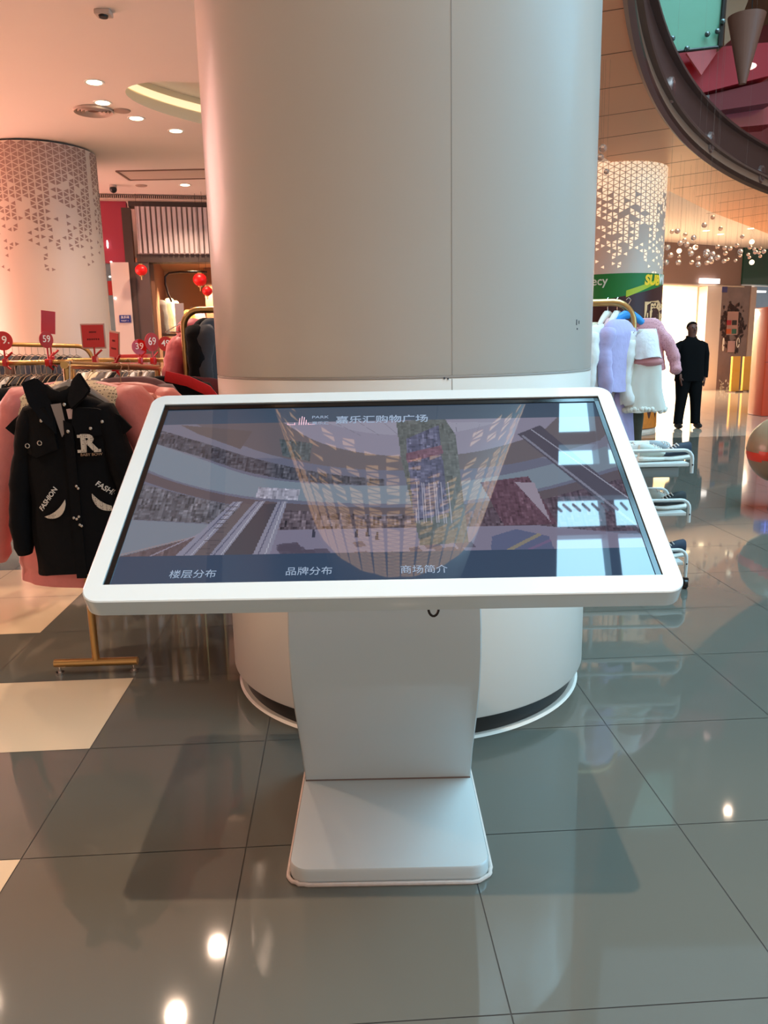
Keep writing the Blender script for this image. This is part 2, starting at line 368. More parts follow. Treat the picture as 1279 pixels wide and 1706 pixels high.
# ================================================================== DOWNLIGHTS
def make_downlight(loc, label, group=None, power=SPOT_W, big=1.0, lamp=True, spread=130):
    t_ = thing('downlight', label, 'ceiling light', loc, 0, group)
    bm = bmesh.new(); revolve(bm, (0, 0), [(.075*big, -.003), (.10*big, -.008), (.105*big, .004)], 28); link('frame', bm, white_paint, t_)
    bm = bmesh.new(); cyl(bm, (0, 0, -.006), .076*big, .006, 24); link('lens', bm, mat('downlight_lens', (255, 236, 190), .4, emit=9.0), t_)
    if lamp:
        l = spot('lamp_light', Vector(loc)+Vector((0, 0, -.03)), power, WARM, spread, .7, .06)
    return t_
make_downlight((-2.9, 8.917, CZ), 'lit round downlight highest in the photo on the left ceiling', power=SPOT_W*.5)
make_downlight((-3.049, 9.6, CZ), 'lit round downlight just above the round air vent', power=SPOT_W*.28)
make_downlight((-2.862, 10.227, CZ), 'lit round downlight to the right of the round air vent', power=SPOT_W*.28)
make_downlight((-2.537, 10.812, CZ), 'lit round downlight below the oval cove near the white column', power=SPOT_W*.28)
make_downlight((-3.226, 14.129, CZ), 'lit round downlight just in front of the slotted grille')
make_downlight((-1.69, 6.62, CZ), 'lit round downlight above the clothes racks', power=SPOT_W)
make_downlight((-1.89, 5.83, CZ), 'lit round downlight above the pink coats', power=SPOT_W)
make_downlight((.16, -.97, UZ), 'lit round downlight high above the touch screen kiosk', power=1700, spread=64)
make_downlight((8.293, 21.012, CZ), 'lit downlight in the far ceiling nearest the green banner column', power=SPOT_W)
make_downlight((8.971, 21.756, CZ), 'lit downlight in the far ceiling above the glass bubbles', power=SPOT_W)
make_downlight((8.412, 18.965, CZ), 'lit downlight in the far ceiling at the right edge of the photo', power=SPOT_W)
make_downlight((9.33, 20.8, CZ), 'lit downlight of the far ceiling above the dark green sign', power=SPOT_W)
make_downlight((7.2, 15.2, UZ), 'lit downlight on the upper floor ceiling seen mirrored in the floor', power=SPOT_W)
make_downlight((-4.6, 3.0, CZ), 'added fill downlight left of the racks', power=SPOT_W*1.5)  # from here down: lamps added out of view to brighten the left ceiling
make_downlight((-3.6, 6.0, CZ), 'added fill downlight over the far left rack', power=SPOT_W)
make_downlight((-6.8, 5.0, CZ), 'added fill downlight beyond the left edge of the racks', power=SPOT_W*1.6)
make_downlight((-6.8, 12.2, CZ), 'added fill downlight behind the pale patterned column', power=SPOT_W*2)
make_downlight((-7.6, 7.6, CZ), 'added fill downlight near the added pink panel', power=SPOT_W*1.6)
make_downlight((-7.0, 9.6, CZ), 'added fill downlight left of the pale patterned column', power=SPOT_W*.3)


# air vent, detector, camera, hatch, grille
v = thing('air_vent', 'round multi-ring white air vent in the left ceiling', 'air vent', (-3.248, 9.87, CZ-.004)); v.scale = (.56, .56, .7)
bm = bmesh.new()
for r_ in (.34, .26, .19, .12): revolve(bm, (0, 0), [(r_, .0), (r_+.045, -.035), (r_+.055, 0)], 40)
link('vent_ring', bm, mat('vent_paint', (196, 172, 158), .5), v)
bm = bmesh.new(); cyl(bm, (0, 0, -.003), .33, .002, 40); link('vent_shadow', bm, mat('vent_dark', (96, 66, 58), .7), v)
v = thing('smoke_detector', 'small white box detector on the ceiling at the top left', 'detector', (-2.212, 7.184, CZ))
bm = bmesh.new(); box(bm, (0, 0, -.02), (.13, .11, .04), bevel=.01); link('housing', bm, mat('det_white', (200, 180, 168), .5), v)
bm = bmesh.new(); cyl(bm, (0, -.01, -.055), .035, .03, 20, r2=.045); link('sensor', bm, dark_metal, v)
v = thing('security_camera', 'tiny dome security camera on the ceiling above the grille', 'camera', (-4.396, 14.01, CZ))
bm = bmesh.new(); cyl(bm, (0, 0, -.04), .06, .04, 20); link('mount', bm, mat('cam_mount', (186, 170, 160), .5), v)
bm = bmesh.new(); sphere(bm, (0, 0, -.07), .06); link('dome', bm, black, v)
for loc, lb in ((tuple(atz(203, 184, CZ)), 'small flat round speaker plate right of the air vent'), ((-3.95, 14.1, CZ), 'small flat round plate beside the security camera')):
    bm = bmesh.new(); cyl(bm, (0, 0, -.012), .09, .012, 24, r2=.1); o = link('ceiling_plate', bm, mat('plate', (176, 150, 136), .6)); o.location = loc; tag(o, lb, 'ceiling plate')
h = thing('ceiling_hatch', 'rectangular access hatch outlined in the ceiling left of the column', 'hatch', (-3.0, 13.3, CZ))
bm = bmesh.new()
for (cx_, cy_, sx_, sy_) in ((0, -.33, 2.0, .03), (0, .33, 2.0, .03), (-1, 0, .03, .66), (1, 0, .03, .66)): box(bm, (cx_, cy_, -.006), (sx_, sy_, .02))
link('hatch_frame', bm, mat('hatch_line', (140, 108, 92), .6), h, smooth=False)
bm = bmesh.new(); box(bm, (0, 0, -.003), (1.96, .62, .006)); link('hatch_panel', bm, mat('hatch_p', (212, 190, 176), .7), h, smooth=False)

# unseen pink glowing panel, added at far left to light the ceiling
w2 = thing('pink_fill_panel', None, None, (-9.5, 12.5, 0)); w2['kind'] = 'structure'
bm = bmesh.new(); box(bm, (0, 0, 1.75), (.06, 9.0, 2.7)); link('glowing_pane', bm, mat('pink_fill_glow', (255, 176, 176), .3, emit=6.5, ecol=(255, 196, 184)), w2, smooth=False)
bm = bmesh.new()
for yy in (-4.5, -2.25, 0, 2.25, 4.5): box(bm, (.04, yy, 1.75), (.1, .1, 2.8))
box(bm, (.04, 0, .35), (.1, 9.1, .12)); box(bm, (.04, 0, 3.12), (.1, 9.1, .12)); link('fill_panel_frame', bm, dark_metal, w2, smooth=False)
bm = bmesh.new(); box(bm, (-9.75, 8, 2.1), (.2, 32, 4.2)); struct(link('wall_left', bm, mat('wall_rose', (200, 160, 150), .7), smooth=False))

# unseen blue glowing panel, added at far right to cool column and floor
w3 = thing('blue_fill_panel', None, None, (15.0, 0, 0)); w3['kind'] = 'structure'
bm = bmesh.new(); box(bm, (0, 0, 3.6), (.06, 14, 7.0)); link('glowing_pane', bm, mat('blue_fill_glow', (120, 200, 255), .2, emit=3.0, ecol=(158, 222, 250)), w3, smooth=False)
bm = bmesh.new()
for yy in (-7, -4.7, -2.35, 0, 2.35, 4.7, 7): box(bm, (-.05, yy, 3.6), (.12, .14, 7.1))
for zz in (.1, 2.6, 5.0, 7.1): box(bm, (-.05, 0, zz), (.12, 14.1, .14))
link('fill_panel_frame', bm, mat('roof_steel', (96, 104, 112), .5), w3, smooth=False)

# ================================================================== MAIN COLUMN
CC = Vector((.095, 3.49, 0)); CR = .79
col = thing('round_column', 'huge white round column right behind the touch screen kiosk', 'column', CC)
colm = mat('column_paint', (224, 216, 206), .32, noise=.02, nscale=2, coat=.08)
bm = bmesh.new(); revolve(bm, (0, 0), [(CR-.03, .092), (CR-.004, .088), (CR, .096), (CR, 1.344), (CR-.004, 1.348), (CR-.010, 1.350)], 128); link('lower_cladding', bm, colm, col, angle=60)
bm = bmesh.new(); revolve(bm, (0, 0), [(CR-.010, 1.350), (CR-.004, 1.354), (CR, 1.358), (CR, UZ)], 128); link('upper_cladding', bm, colm, col, angle=60)
bm = bmesh.new(); revolve(bm, (0, 0), [(CR-.045, 0), (CR-.045, .1)], 128); link('plinth', bm, mat('plinth_dark', (44, 42, 40), .35), col)
bm = bmesh.new(); revolve(bm, (0, 0), [(CR-.05, 0), (CR-.05, .006), (CR-.026, .008), (CR-.016, 0)], 128); link('sealant_ring', bm, mat('sealant', (214, 208, 198), .6), col)
sa = aty(752, 300, 2.72)
def on_col(px_, py_, r=CR):
    d = ray(px_, py_); o_ = EYE-CC; a = d.x**2+d.y**2; b_ = 2*(d.x*o_.x+d.y*o_.y); c_ = o_.x**2+o_.y**2-r*r
    t_ = (-b_-math.sqrt(b_*b_-4*a*c_))/(2*a); return EYE+d*t_-CC
bm = bmesh.new(); p = on_col(752, 300); an = math.atan2(p.y, p.x)
for z0, z1 in ((.1, 1.344), (1.358, UZ)):
    q = [Vector(((CR+.0006)*math.cos(an+e), (CR+.0006)*math.sin(an+e), z)) for e, z in ((-.0016, z0), (.0016, z0), (.0016, z1), (-.0016, z1))]
    extrude_poly(bm, q, -q[0].normalized()*.002)
link('panel_seam', bm, mat('seam', (150, 138, 128), .6), col, smooth=False)
bm = bmesh.new(); revolve(bm, (0, 0), [(CR-.006, 1.3445), (CR+.0005, 1.347), (CR+.0005, 1.3525), (CR-.006, 1.356)], 128); link('ring_seam', bm, mat('seam2', (164, 154, 146), .5), col)
for (x, y, w_, h_) in ((960, 537, .004, .02), (964, 537, .003, .012), (961, 548, .006, .006), (740, 630, .006, .006), (746, 631, .005, .005)):
    p = on_col(x, y); n = Vector((p.x, p.y, 0)).normalized(); bm = bmesh.new()
    box(bm, p+n*.0006, (.002, w_, h_), rot=Matrix.Rotation(math.atan2(n.y, n.x), 4, 'Z')); link('scuff_mark', bm, mat('scuff', (60, 66, 76), .7), col)

# ================================================================== KIOSK
KX, KY, KZ = -.005, 1.883, 1.143; TL = R(30.67); KYAW = R(-.52)
KU = Vector((math.cos(KYAW), math.sin(KYAW), 0)); KH = Vector((-math.sin(KYAW), math.cos(KYAW), 0))
KV = KH*math.cos(TL)+Vector((0, 0, math.sin(TL))); KN = KU.cross(KV)
SW, SL = 1.178, .663
KC = Vector((KX, KY, KZ))
ki = thing('touch_screen_kiosk', 'large white standing touch screen kiosk with tilted panel in front of the white column', 'kiosk', (KX, 2.2, 0))
kio_off = -Vector((KX, 2.2, 0))
KM = Matrix.Translation(kio_off) @ frame_m(KC, KU, KV)
kw = mat('kiosk_white', (200, 204, 202), .22, coat=.35)
def rrect(w, h, r, n=8, cx=0, cy=0):
    out = []
    for (sx, sy, a) in ((1, 1, 0), (-1, 1, 90), (-1, -1, 180), (1, -1, 270)):
        for k in range(n+1):
            t_ = R(a+90*k/n); out.append((cx+sx*(w/2-r)+r*math.cos(t_), cy+sy*(h/2-r)+r*math.sin(t_)))
    return out
OWd, OHt, OCY = SW+.078, SL+.093, -.002
def ringpts(w, h, r, z, n=8): return [Vector((x, y, z)) for x, y in rrect(w, h, r, n, 0, OCY)]
def inner_pts(z, n=8):   # same count, sharp corners
    out = []
    for (sx, sy) in ((1, 1), (-1, 1), (-1, -1), (1, -1)):
        for k in range(n+1): out.append(Vector((sx*SW/2, sy*SL/2, z)))
    return out
bm = bmesh.new()
rr = [inner_pts(-.010), inner_pts(0), ringpts(OWd-.006, OHt-.006, .037, 0), ringpts(OWd-.001, OHt-.001, .04, -.002), ringpts(OWd, OHt, .04, -.005), ringpts(OWd, OHt, .04, -.042), ringpts(OWd-.02, OHt-.02, .035, -.05)]
vs = [[bm.verts.new(p) for p in r_] for r_ in rr]
for a, b_ in zip(vs, vs[1:]):
    n = len(a)
    for k in range(n):
        try: bm.faces.new((a[k], a[(k+1) % n], b_[(k+1) % n], b_[k]))
        except ValueError: pass
bm.faces.new(vs[-1][::-1])
bmesh.ops.remove_doubles(bm, verts=bm.verts, dist=1e-5)
bmesh.ops.transform(bm, matrix=KM, verts=bm.verts)
link('panel_housing', bm, kw, ki, angle=35)
# black border
bm = bmesh.new(); bd = .013; bt = .020
for (x0, x1, y0, y1) in ((-SW/2, SW/2, SL/2-bt, SL/2), (-SW/2, SW/2, -SL/2, -SL/2+.003), (-SW/2, -SW/2+bd, -SL/2, SL/2), (SW/2-bd, SW/2, -SL/2, SL/2)):
    box(bm, ((x0+x1)/2, (y0+y1)/2, -.006), (x1-x0, y1-y0, .004))
bmesh.ops.transform(bm, matrix=KM, verts=bm.verts)
link('screen_border', bm, mat('screen_black', (6, 7, 10), .12), ki, smooth=False)
# screen picture: painted on a fine vertex grid, it is the display's own light
NX, NY = 480, 270
Wd, Hd = SW-2*bd, SL-bt-.003
uu, vv = np.meshgrid((np.arange(NX)+.5)/NX, (np.arange(NY)+.5)/NY)       # u right, v down
img = np.zeros((NY, NX, 3)); img[:] = (112, 112, 150)
SCO = KC + KV*((-SL/2+.003+SL/2-bt)/2)
def uv(px_, py_):
    d = ray(px_, py_); t_ = (SCO-EYE).dot(KN)/d.dot(KN); q = EYE+d*t_-SCO
    return q.dot(KU)/Wd+.5, .5-q.dot(KV)/Hd
def inpoly(pts):
    ins = np.zeros(uu.shape, bool); n = len(pts); j = n-1
    for i in range(n):
        xi, yi = pts[i]; xj, yj = pts[j]
        c_ = ((yi > vv) != (yj > vv)) & (uu < (xj-xi)*(vv-yi)/((yj-yi) if yj != yi else 1e-9)+xi); ins ^= c_; j = i
    return ins
rng = np.random.default_rng(3)
def poly(px_, rgb, a=1.0, noise=0, uvs=False):
    m_ = inpoly(px_ if uvs else [uv(*p_) for p_ in px_]); col_ = np.array(rgb, float)
    if noise:      # window bays and shop fronts: small blocks of differing tone
        nb = rng.normal(0, noise*.5, (NY//3+1, NX//4+1)).repeat(3, 0).repeat(4, 1)[:NY, :NX]+rng.normal(0, noise*.6, (NY//9+1, NX//2+1)).repeat(9, 0).repeat(2, 1)[:NY, :NX]
        tgt = col_ + nb[..., None]*np.array((1, .95, 1.05))
    else: tgt = col_ + np.zeros(img.shape)
    img[m_] = (img*(1-a)+tgt*a)[m_]
def line(p0, p1, w_, rgb, a=1.0):
    (x0, y0), (x1, y1) = uv(*p0), uv(*p1); asp = Hd/Wd
    dx, dy = x1-x0, (y1-y0)*asp; L_ = math.hypot(dx, dy)+1e-9
    t_ = ((uu-x0)*dx+((vv-y0)*asp)*dy)/L_/L_; dist = np.abs((uu-x0)*dy-((vv-y0)*asp)*dx)/L_
    m_ = (t_ > 0) & (t_ < 1) & (dist < w_/2); img[m_] = img[m_]*(1-a)+np.array(rgb)*a
TOPV, BOTV = .105, .865
def curve(pts, n=24):
    out = []
    for k in range(n+1):
        t_ = k/n; f = t_*(len(pts)-1); i = min(int(f), len(pts)-2); g_ = f-i
        p0, p1, p2, p3 = pts[max(i-1, 0)], pts[i], pts[i+1], pts[min(i+2, len(pts)-1)]
        out.append(tuple(.5*((2*p1[c])+(-p0[c]+p2[c])*g_+(2*p0[c]-5*p1[c]+4*p2[c]-p3[c])*g_*g_+(-p0[c]+3*p1[c]-3*p2[c]+p3[c])*g_**3) for c in (0, 1)))
    return out
# ceiling and oval roof light of the pictured mall
poly([(200, 690), (1040, 690), (1080, 760), (180, 760)], (138, 130, 160))
poly(curve([(300, 690), (420, 745), (560, 775), (720, 780), (860, 768), (1000, 730)])+[(1040, 690)], (120, 96, 98))
poly(curve([(470, 700), (530, 733), (610, 752), (700, 757), (800, 748), (900, 720)])+[(930, 690), (460, 690)], (168, 152, 188))
poly(curve([(540, 700), (600, 716), (680, 722), (760, 716), (830, 700)]), (184, 172, 205))
for k in range(7): line((560+k*40, 702), (600+k*32, 722), .0012, (120, 110, 140), .8)
# upper balconies
poly(curve([(255, 735), (330, 760), (420, 790), (520, 802), (640, 806), (760, 800), (900, 775), (1010, 740)])+curve([(1040, 770), (900, 810), (760, 832), (640, 836), (520, 832), (400, 822), (300, 800), (235, 775)]), (132, 158, 182))
poly(curve([(235, 780), (300, 803), (400, 826), (520, 838), (640, 842), (760, 838), (900, 815), (1045, 775)])+curve([(1050, 790), (900, 830), (760, 850), (640, 854), (520, 850), (400, 840), (300, 818), (228, 795)]), (104, 74, 78))
poly(curve([(262, 712), (340, 735), (430, 762), (540, 785), (640, 795)])+curve([(640, 806), (520, 800), (420, 785), (330, 757), (255, 735)]), (70, 66, 80), noise=28)
poly([(300, 705), (420, 715), (400, 745), (330, 720)], (116, 88, 80))
# shop bands
poly([(228, 800), (300, 820), (400, 842), (380, 870), (215, 862)], (96, 92, 104), noise=34)
poly([(400, 842), (640, 856), (760, 852), (760, 880), (390, 880)], (104, 72, 82), noise=40)
poly([(760, 850), (900, 830), (1050, 790), (1075, 880), (760, 885)], (96, 52, 68), noise=26)
poly([(430, 808), (500, 812), (495, 830), (425, 826)], (196, 190, 220), noise=30)
# floor
poly([(450, 880), (900, 872), (1095, 890), (1105, 930), (430, 930)], (150, 132, 172))
for k in range(34):
    x = rng.uniform(430, 880); y = rng.uniform(900, 925); w_ = rng.uniform(14, 40)
    poly([(x, y), (x+w_, y-3), (x+w_+8, y+6), (x+6, y+8)], (84, 58, 84), .8)
poly([(205, 862), (385, 872), (330, 905), (186, 925)], (134, 150, 172))
poly([(186, 927), (330, 890), (300, 930)], (112, 70, 70), noise=14)
line((195, 922), (335, 888), .003, (190, 150, 150)); line((245, 925), (345, 880), .003, (180, 160, 190))
# escalators
for a, b_, c_, d_ in ((388, 832, 300, 925), (425, 832, 350, 925), (462, 832, 425, 925)):
    poly([(a, b_), (a+16, b_), (c_+22, d_), (c_-12, d_)], (160, 154, 190)); line((a+6, b_), (c_+2, d_), .0025, (86, 84, 130)); line((a+12, b_), (c_+14, d_), .002, (214, 210, 235))
poly([(404, 836), (420, 836), (345, 925), (318, 925)], (112, 84, 82)); poly([(438, 836), (460, 836), (418, 925), (368, 925)], (66, 52, 60))
for k in range(12): line((325+k*5, 918-k*7), (352+k*4, 918-k*7), .0012, (80, 60, 62))
# tower sculpture, greenery, globe
poly([(660, 700), (738, 690), (758, 720), (780, 900), (700, 905), (668, 760)], (92, 100, 88), noise=16)
poly([(676, 728), (730, 705), (748, 850), (690, 866)], (86, 84, 140), noise=30)
poly([(676, 752), (736, 738), (738, 752), (678, 768)], (150, 64, 96), noise=20)
for k in range(15): line((690+k*4, 800), (694+k*4.2, 868), .0012, (206, 190, 214), .85)
poly([(820, 890), (860, 878), (915, 890), (925, 915), (900, 928), (830, 928), (818, 910)], (84, 96, 160))
line((830, 922), (900, 886), .008, (176, 150, 90), .9); line((850, 926), (918, 896), .006, (140, 90, 160), .9)
poly([(465, 728), (520, 735), (515, 765), (470, 756)], (74, 92, 92), noise=22)
# long escalator at the right
poly([(862, 720), (900, 705), (1085, 860), (1085, 900)], (80, 64, 84)); line((870, 722), (1082, 888), .006, (150, 146, 176)); line((885, 712), (1070, 842), .003, (190, 186, 214))
poly([(800, 800), (880, 790), (930, 870), (840, 872)], (120, 44, 66), noise=18); poly([(858, 800), (890, 800), (918, 866)], (190, 160, 186))
for (x, y) in ((522, 886), (594, 886), (612, 884), (628, 890)):
    poly([(x-2, y-8), (x+2, y-8), (x+3, y+6), (x-3, y+6)], (40, 34, 60))
# UI bars
hdr = (vv < TOPV); ftr = (vv > BOTV)
img[hdr] = np.array((40, 76, 112)); img[ftr] = np.array((16, 62, 112))
img[hdr] += (vv[hdr]*60)[:, None]
gm = img[..., :1]*.3+img[..., 1:2]*.59+img[..., 2:]*.11; img = img*.62+gm*.38+np.array((-6, -2, 4)); img = 92+(img-92)*.72; img = np.clip(img, 0, 255)/255.0
lin = np.where(img <= .04045, img/12.92, ((img+.055)/1.055)**2.4)
verts = []; X = np.linspace(-Wd/2, Wd/2, NX+1); Yc = np.linspace(Hd/2, -Hd/2, NY+1)
GX, GY = np.meshgrid(X, Yc); co = np.stack([GX.ravel(), GY.ravel(), np.full(GX.size, 0.0)], 1)
SM = Matrix.Translation(kio_off) @ frame_m(SCO-KN*.0065, KU, KV)
MA = np.array(SM); co = co @ MA[:3, :3].T + MA[:3, 3]
idx = np.arange((NX+1)*(NY+1)).reshape(NY+1, NX+1)
fc = np.stack([idx[1:, :-1].ravel(), idx[1:, 1:].ravel(), idx[:-1, 1:].ravel(), idx[:-1, :-1].ravel()], 1)
me = bpy.data.meshes.new('screen'); me.from_pydata(co.tolist(), [], fc.tolist())
at = me.color_attributes.new('pic', 'FLOAT_COLOR', 'CORNER')
cc = np.ones((NX*NY, 4, 4), np.float32); cc[..., :3] = lin.reshape(-1, 1, 3); at.data.foreach_set('color', cc.ravel())
sm = bpy.data.materials.new('display'); sm.use_nodes = True; nt = sm.node_tree; b = nt.nodes['Principled BSDF']
b.inputs['Base Color'].default_value = (.012, .013, .018, 1); b.inputs['Roughness'].default_value = .02; b.inputs['IOR'].default_value = 1.62
a = nt.nodes.new('ShaderNodeVertexColor'); a.layer_name = 'pic'; nt.links.new(a.outputs['Color'], b.inputs['Emission Color']); b.inputs['Emission Strength'].default_value = .62
me.materials.append(sm); scr = bpy.data.objects.new('screen', me); COL.objects.link(scr); scr.parent = ki
scr['label'] = 'lit display showing a picture of a mall atrium between blue bars'
ui = mat('ui_white', (90, 100, 115), .2, emit=.42, ecol=(160, 180, 205))
def ui_text(name, s_, size, x, y, sx=1.0, bold=0.0):
    u_, v_ = uv(x, y); M = Matrix.Translation(kio_off) @ frame_m(SCO-KN*.006+KU*((u_-.5)*Wd)+KV*((.5-v_)*Hd), KU, KV)
    return text(name, s_, size, M, ui, scr, .0002, bold, sx)
ui_text('title_lettering', '嘉乐汇购物广场', .0352, 636, 696, 1.0, .0004)
ui_text('menu_lettering', '楼层分布', .0255, 320, 954)
ui_text('menu_lettering', '品牌分布', .0255, 514, 949)
ui_text('menu_lettering', '商场简介', .0255, 706, 946)
ui_text('logo_lettering', '嘉乐汇', .015, 533, 702)
ui_text('logo_lettering', 'PARK', .017, 533, 692, 1.1)
bm = bmesh.new()
for k, (x, hh) in enumerate(((0, .010), (.012, .030), (.018, .038), (.024, .034), (.030, .022), (.036, .008))):
    box(bm, (x, hh/2, 0), (.0018, hh, .0004))
box(bm, (-.008, .0015, 0), (.02, .0016, .0004)); box(bm, (.045, .0015, 0), (.02, .0016, .0004)); box(bm, (-.018, .004, 0), (.0016, .006, .0004))
u_, v_ = uv(490, 705); bmesh.ops.transform(bm, matrix=Matrix.Translation(kio_off) @ frame_m(SCO-KN*.006+KU*((u_-.5)*Wd)+KV*((.5-v_)*Hd), KU, KV), verts=bm.verts)
link('logo', bm, mat('logo_pink', (214, 168, 180), .3, emit=.4), scr, smooth=False)
# pedestal
prof = [(2.40, .043), (2.395, .06), (2.335, .18), (2.27, .28), (2.205, .38), (2.155, .48), (2.128, .58), (2.125, .66), (2.145, .74), (2.175, .84), (2.19, .98), (2.19, 1.22)]
back = [(2.30+.0, 1.26), (2.32, 1.0), (2.31, .8), (2.29, .66), (2.30, .55), (2.35, .40), (2.42, .26), (2.50, .12), (2.52, .043)]
bm = bmesh.new(); hw = .275
full = prof+back
v0 = [bm.verts.new((KX-hw, y, z)) for y, z in full]; v1 = [bm.verts.new((KX+hw, y, z)) for y, z in full]; n = len(full)
for k in range(n): bm.faces.new((v0[k], v0[(k+1) % n], v1[(k+1) % n], v1[k]))
bm.faces.new(v0[::-1]); bm.faces.new(v1)
bmesh.ops.transform(bm, matrix=Matrix.Translation(kio_off), verts=bm.verts)
ped = link('pedestal', bm, kw, ki, angle=30)
bv = ped.modifiers.new('b', 'BEVEL'); bv.width = .004; bv.segments = 2; bv.limit_method = 'ANGLE'; bv.angle_limit = R(50)
# base plate with rounded front corners
def base_outline(w, y0, y1, r):
    pts = []
    for (cx_, cy_, a) in ((KX-w/2+r, y0+r, 180), (KX+w/2-r, y0+r, 270)):
        for k in range(9): t_ = R(a+90*k/8); pts.append((cx_+r*math.cos(t_), cy_+r*math.sin(t_)))
    pts += [(KX+w/2, y1), (KX-w/2, y1)]; return pts
bm = bmesh.new(); o1 = base_outline(.56, 1.937, 2.53, .055)
rings_loft(bm, [[Vector((x, y, .004)) for x, y in o1], [Vector((x, y, .040)) for x, y in o1], [Vector((KX+(x-KX)*.99, 2.2+(y-2.2)*.99, .045)) for x, y in o1]])
bmesh.ops.transform(bm, matrix=Matrix.Translation(kio_off), verts=bm.verts); link('base_plate', bm, kw, ki, angle=50)
bm = bmesh.new(); o1 = base_outline(.572, 1.930, 2.535, .06)
pp = [Vector((x+random.uniform(-.0025, .0025), y+random.uniform(-.0025, .0025), .004)) for x, y in [o1[-1]]+o1[:19]]
tube(bm, [p+kio_off for p in pp], .006, 8); link('sealant_bead', bm, mat('sealant_worn', (206, 190, 180), .7, noise=.15, nscale=60), ki)
bm = bmesh.new(); q = aty(722, 1013, 1.75)
tube(bm, [q+kio_off+Vector((.012*math.cos(R(180+a)), 0, .018*math.sin(R(180+a))*1.1)) for a in range(0, 181, 20)], .003, 8); link('cable_loop', bm, dark_metal, ki)
bm = bmesh.new(); box(bm, (KX, 2.398, .047), (.548, .004, .004)); bmesh.ops.transform(bm, matrix=Matrix.Translation(kio_off), verts=bm.verts); link('joint_line', bm, mat('joint_dark', (120, 100, 92), .7), ki)

# ================================================================== GARMENT BUILDERS
def body_bm(w, L, d, flare=1.1, puff=0.0, seed=0, neck=.075, folds=.05, slope=.095, seg=40, rows=34):
    rnd = random.Random(seed); ph = [rnd.uniform(0, 6.28) for _ in range(4)]; bm = bmesh.new(); rings = []
    for i in range(rows+1):
        t = i/rows; z = -slope*min(1, t*7)*1.0 - max(0, t-1/7)/(6/7)*(L-slope)
        if t < 1/7: q = t*7; hw = neck+(w/2-neck)*q**.8; dd = d*.35+(d*.65)*q; hw = neck+(w/2-neck)*(.35*q+.65*(1-(1-q)**2)) if slope > .08 else hw; z = -slope*q**1.5 if slope > .08 else z
        else: q = (t-1/7)/(6/7); hw = w/2*(1+(flare-1)*q); dd = d*(1+.25*q*(flare))
        b = puff*abs(math.sin(math.pi*(z+.02)/.085)) if puff and t > .12 else 0
        ring = []
        for k in range(seg):
            a = 2*math.pi*k/seg; c, s_ = math.cos(a), math.sin(a)
            f = 1+folds*t*(math.sin(5*a+ph[0]+z*2)+.6*math.sin(11*a+ph[1]+z*5)+.5*math.sin(17*a+ph[2]-z*4)); e = .75
            x = (hw+b*.6)*math.copysign(abs(c)**e, c); y = (dd/2+b)*math.copysign(abs(s_)**.9, s_)*f
            x += .006*math.sin(z*22+ph[2]); ring.append(Vector((x, y, z + .008*t*math.sin(3*a+ph[3]))))
        rings.append(ring)
    rings_loft(bm, rings); return bm
def sleeve_bm(w, sl, side, spread=.07, r0=.07, r1=.045, puff=0.0, fwd=-.02, seed=0):
    bm = bmesh.new(); n = 18; pts = []; rad = []; rnd = random.Random(seed+side); ph = rnd.uniform(0, 6)
    for i in range(n+1):
        t = i/n; z = -.085-t*(sl-.06)
        x = side*(w/2-.055+spread*(t**.8)+.03*math.sin(t*3)); y = fwd*t*2+.008*math.sin(t*7+ph)
        b = puff*abs(math.sin(math.pi*t*sl/.08)) if puff else .0035*math.sin(t*19+ph)+.0025*math.sin(t*43+ph*2)
        pts.append((x, y, z)); r = r0+(r1-r0)*t+b
        if i == n: r *= .8
        rad.append((r, r*.8))
    pts.insert(0, (side*(w/2-.10), 0, -.06)); rad.insert(0, (r0*.55, r0*.45))
    tube(bm, pts, rad, 16); return bm
def garment(name, label, cat, w, L, d, m, sl=.45, flare=1.1, puff=0.0, seed=0, spread=.07, group=None, r0=.07, folds=.05, collar=None, neck=.075, fwd=-.02):
    t = thing(name, label, cat, (0, 0, 0), 0, group)
    link('body', body_bm(w, L, d, flare, puff, seed, neck, folds), m, t, angle=70)
    if sl:
        for s_ in (-1, 1): link('sleeve', sleeve_bm(w, sl, s_, spread, r0, .045, puff*.8, fwd, seed), m, t, angle=70)
    if collar:
        bm = bmesh.new(); P = [(neck*1.15*math.cos(R(a)), -.012+d*.38*math.sin(R(a)), .0) for a in range(-250, 71, 20)]
        tube(bm, [(x, y, .02) for x, y, z in P], [(.016, .035)]*len(P), 10); link('collar', bm, collar, t, angle=60)
    return t
def slim_bm(w, L, d, seed=0, sl=.42):
    bm = body_bm(w, L, d, 1.05, 0, seed, .06, .1, .07, 20, 12)
    b2 = bmesh.new()
    for s_ in (-1, 1):
        tube(bm, [(s_*(w/2-.07), 0, -.06), (s_*(w/2-.01), 0, -.16), (s_*(w/2+.02), -.01, -.32), (s_*(w/2+.01), 0, -sl)], [.04, .045, .04, .032], 8)
    b2.free(); return bm
def hanger(m, name='clothes_hanger'):
    bm = bmesh.new()
    tube(bm, [(0, 0, -.02), (0, 0, .035), (.012, 0, .055), (.0, 0, .068), (-.014, 0, .058)], .0022, 6)
    tube(bm, [(-.19, 0, -.085), (-.10, 0, -.04), (0, 0, -.02), (.10, 0, -.04), (.19, 0, -.085), (-.19, 0, -.085)], .003, 6)
    return link(name, bm, m)
fab = {}
def fabric(n, rgb, **k):
    k.setdefault('rough', .85); k.setdefault('noise', .12); k.setdefault('nscale', 22); k.setdefault('bump', .45); k.setdefault('sheen', .15)
    fab[n] = mat('fabric_'+n, rgb, **k); return fab[n]
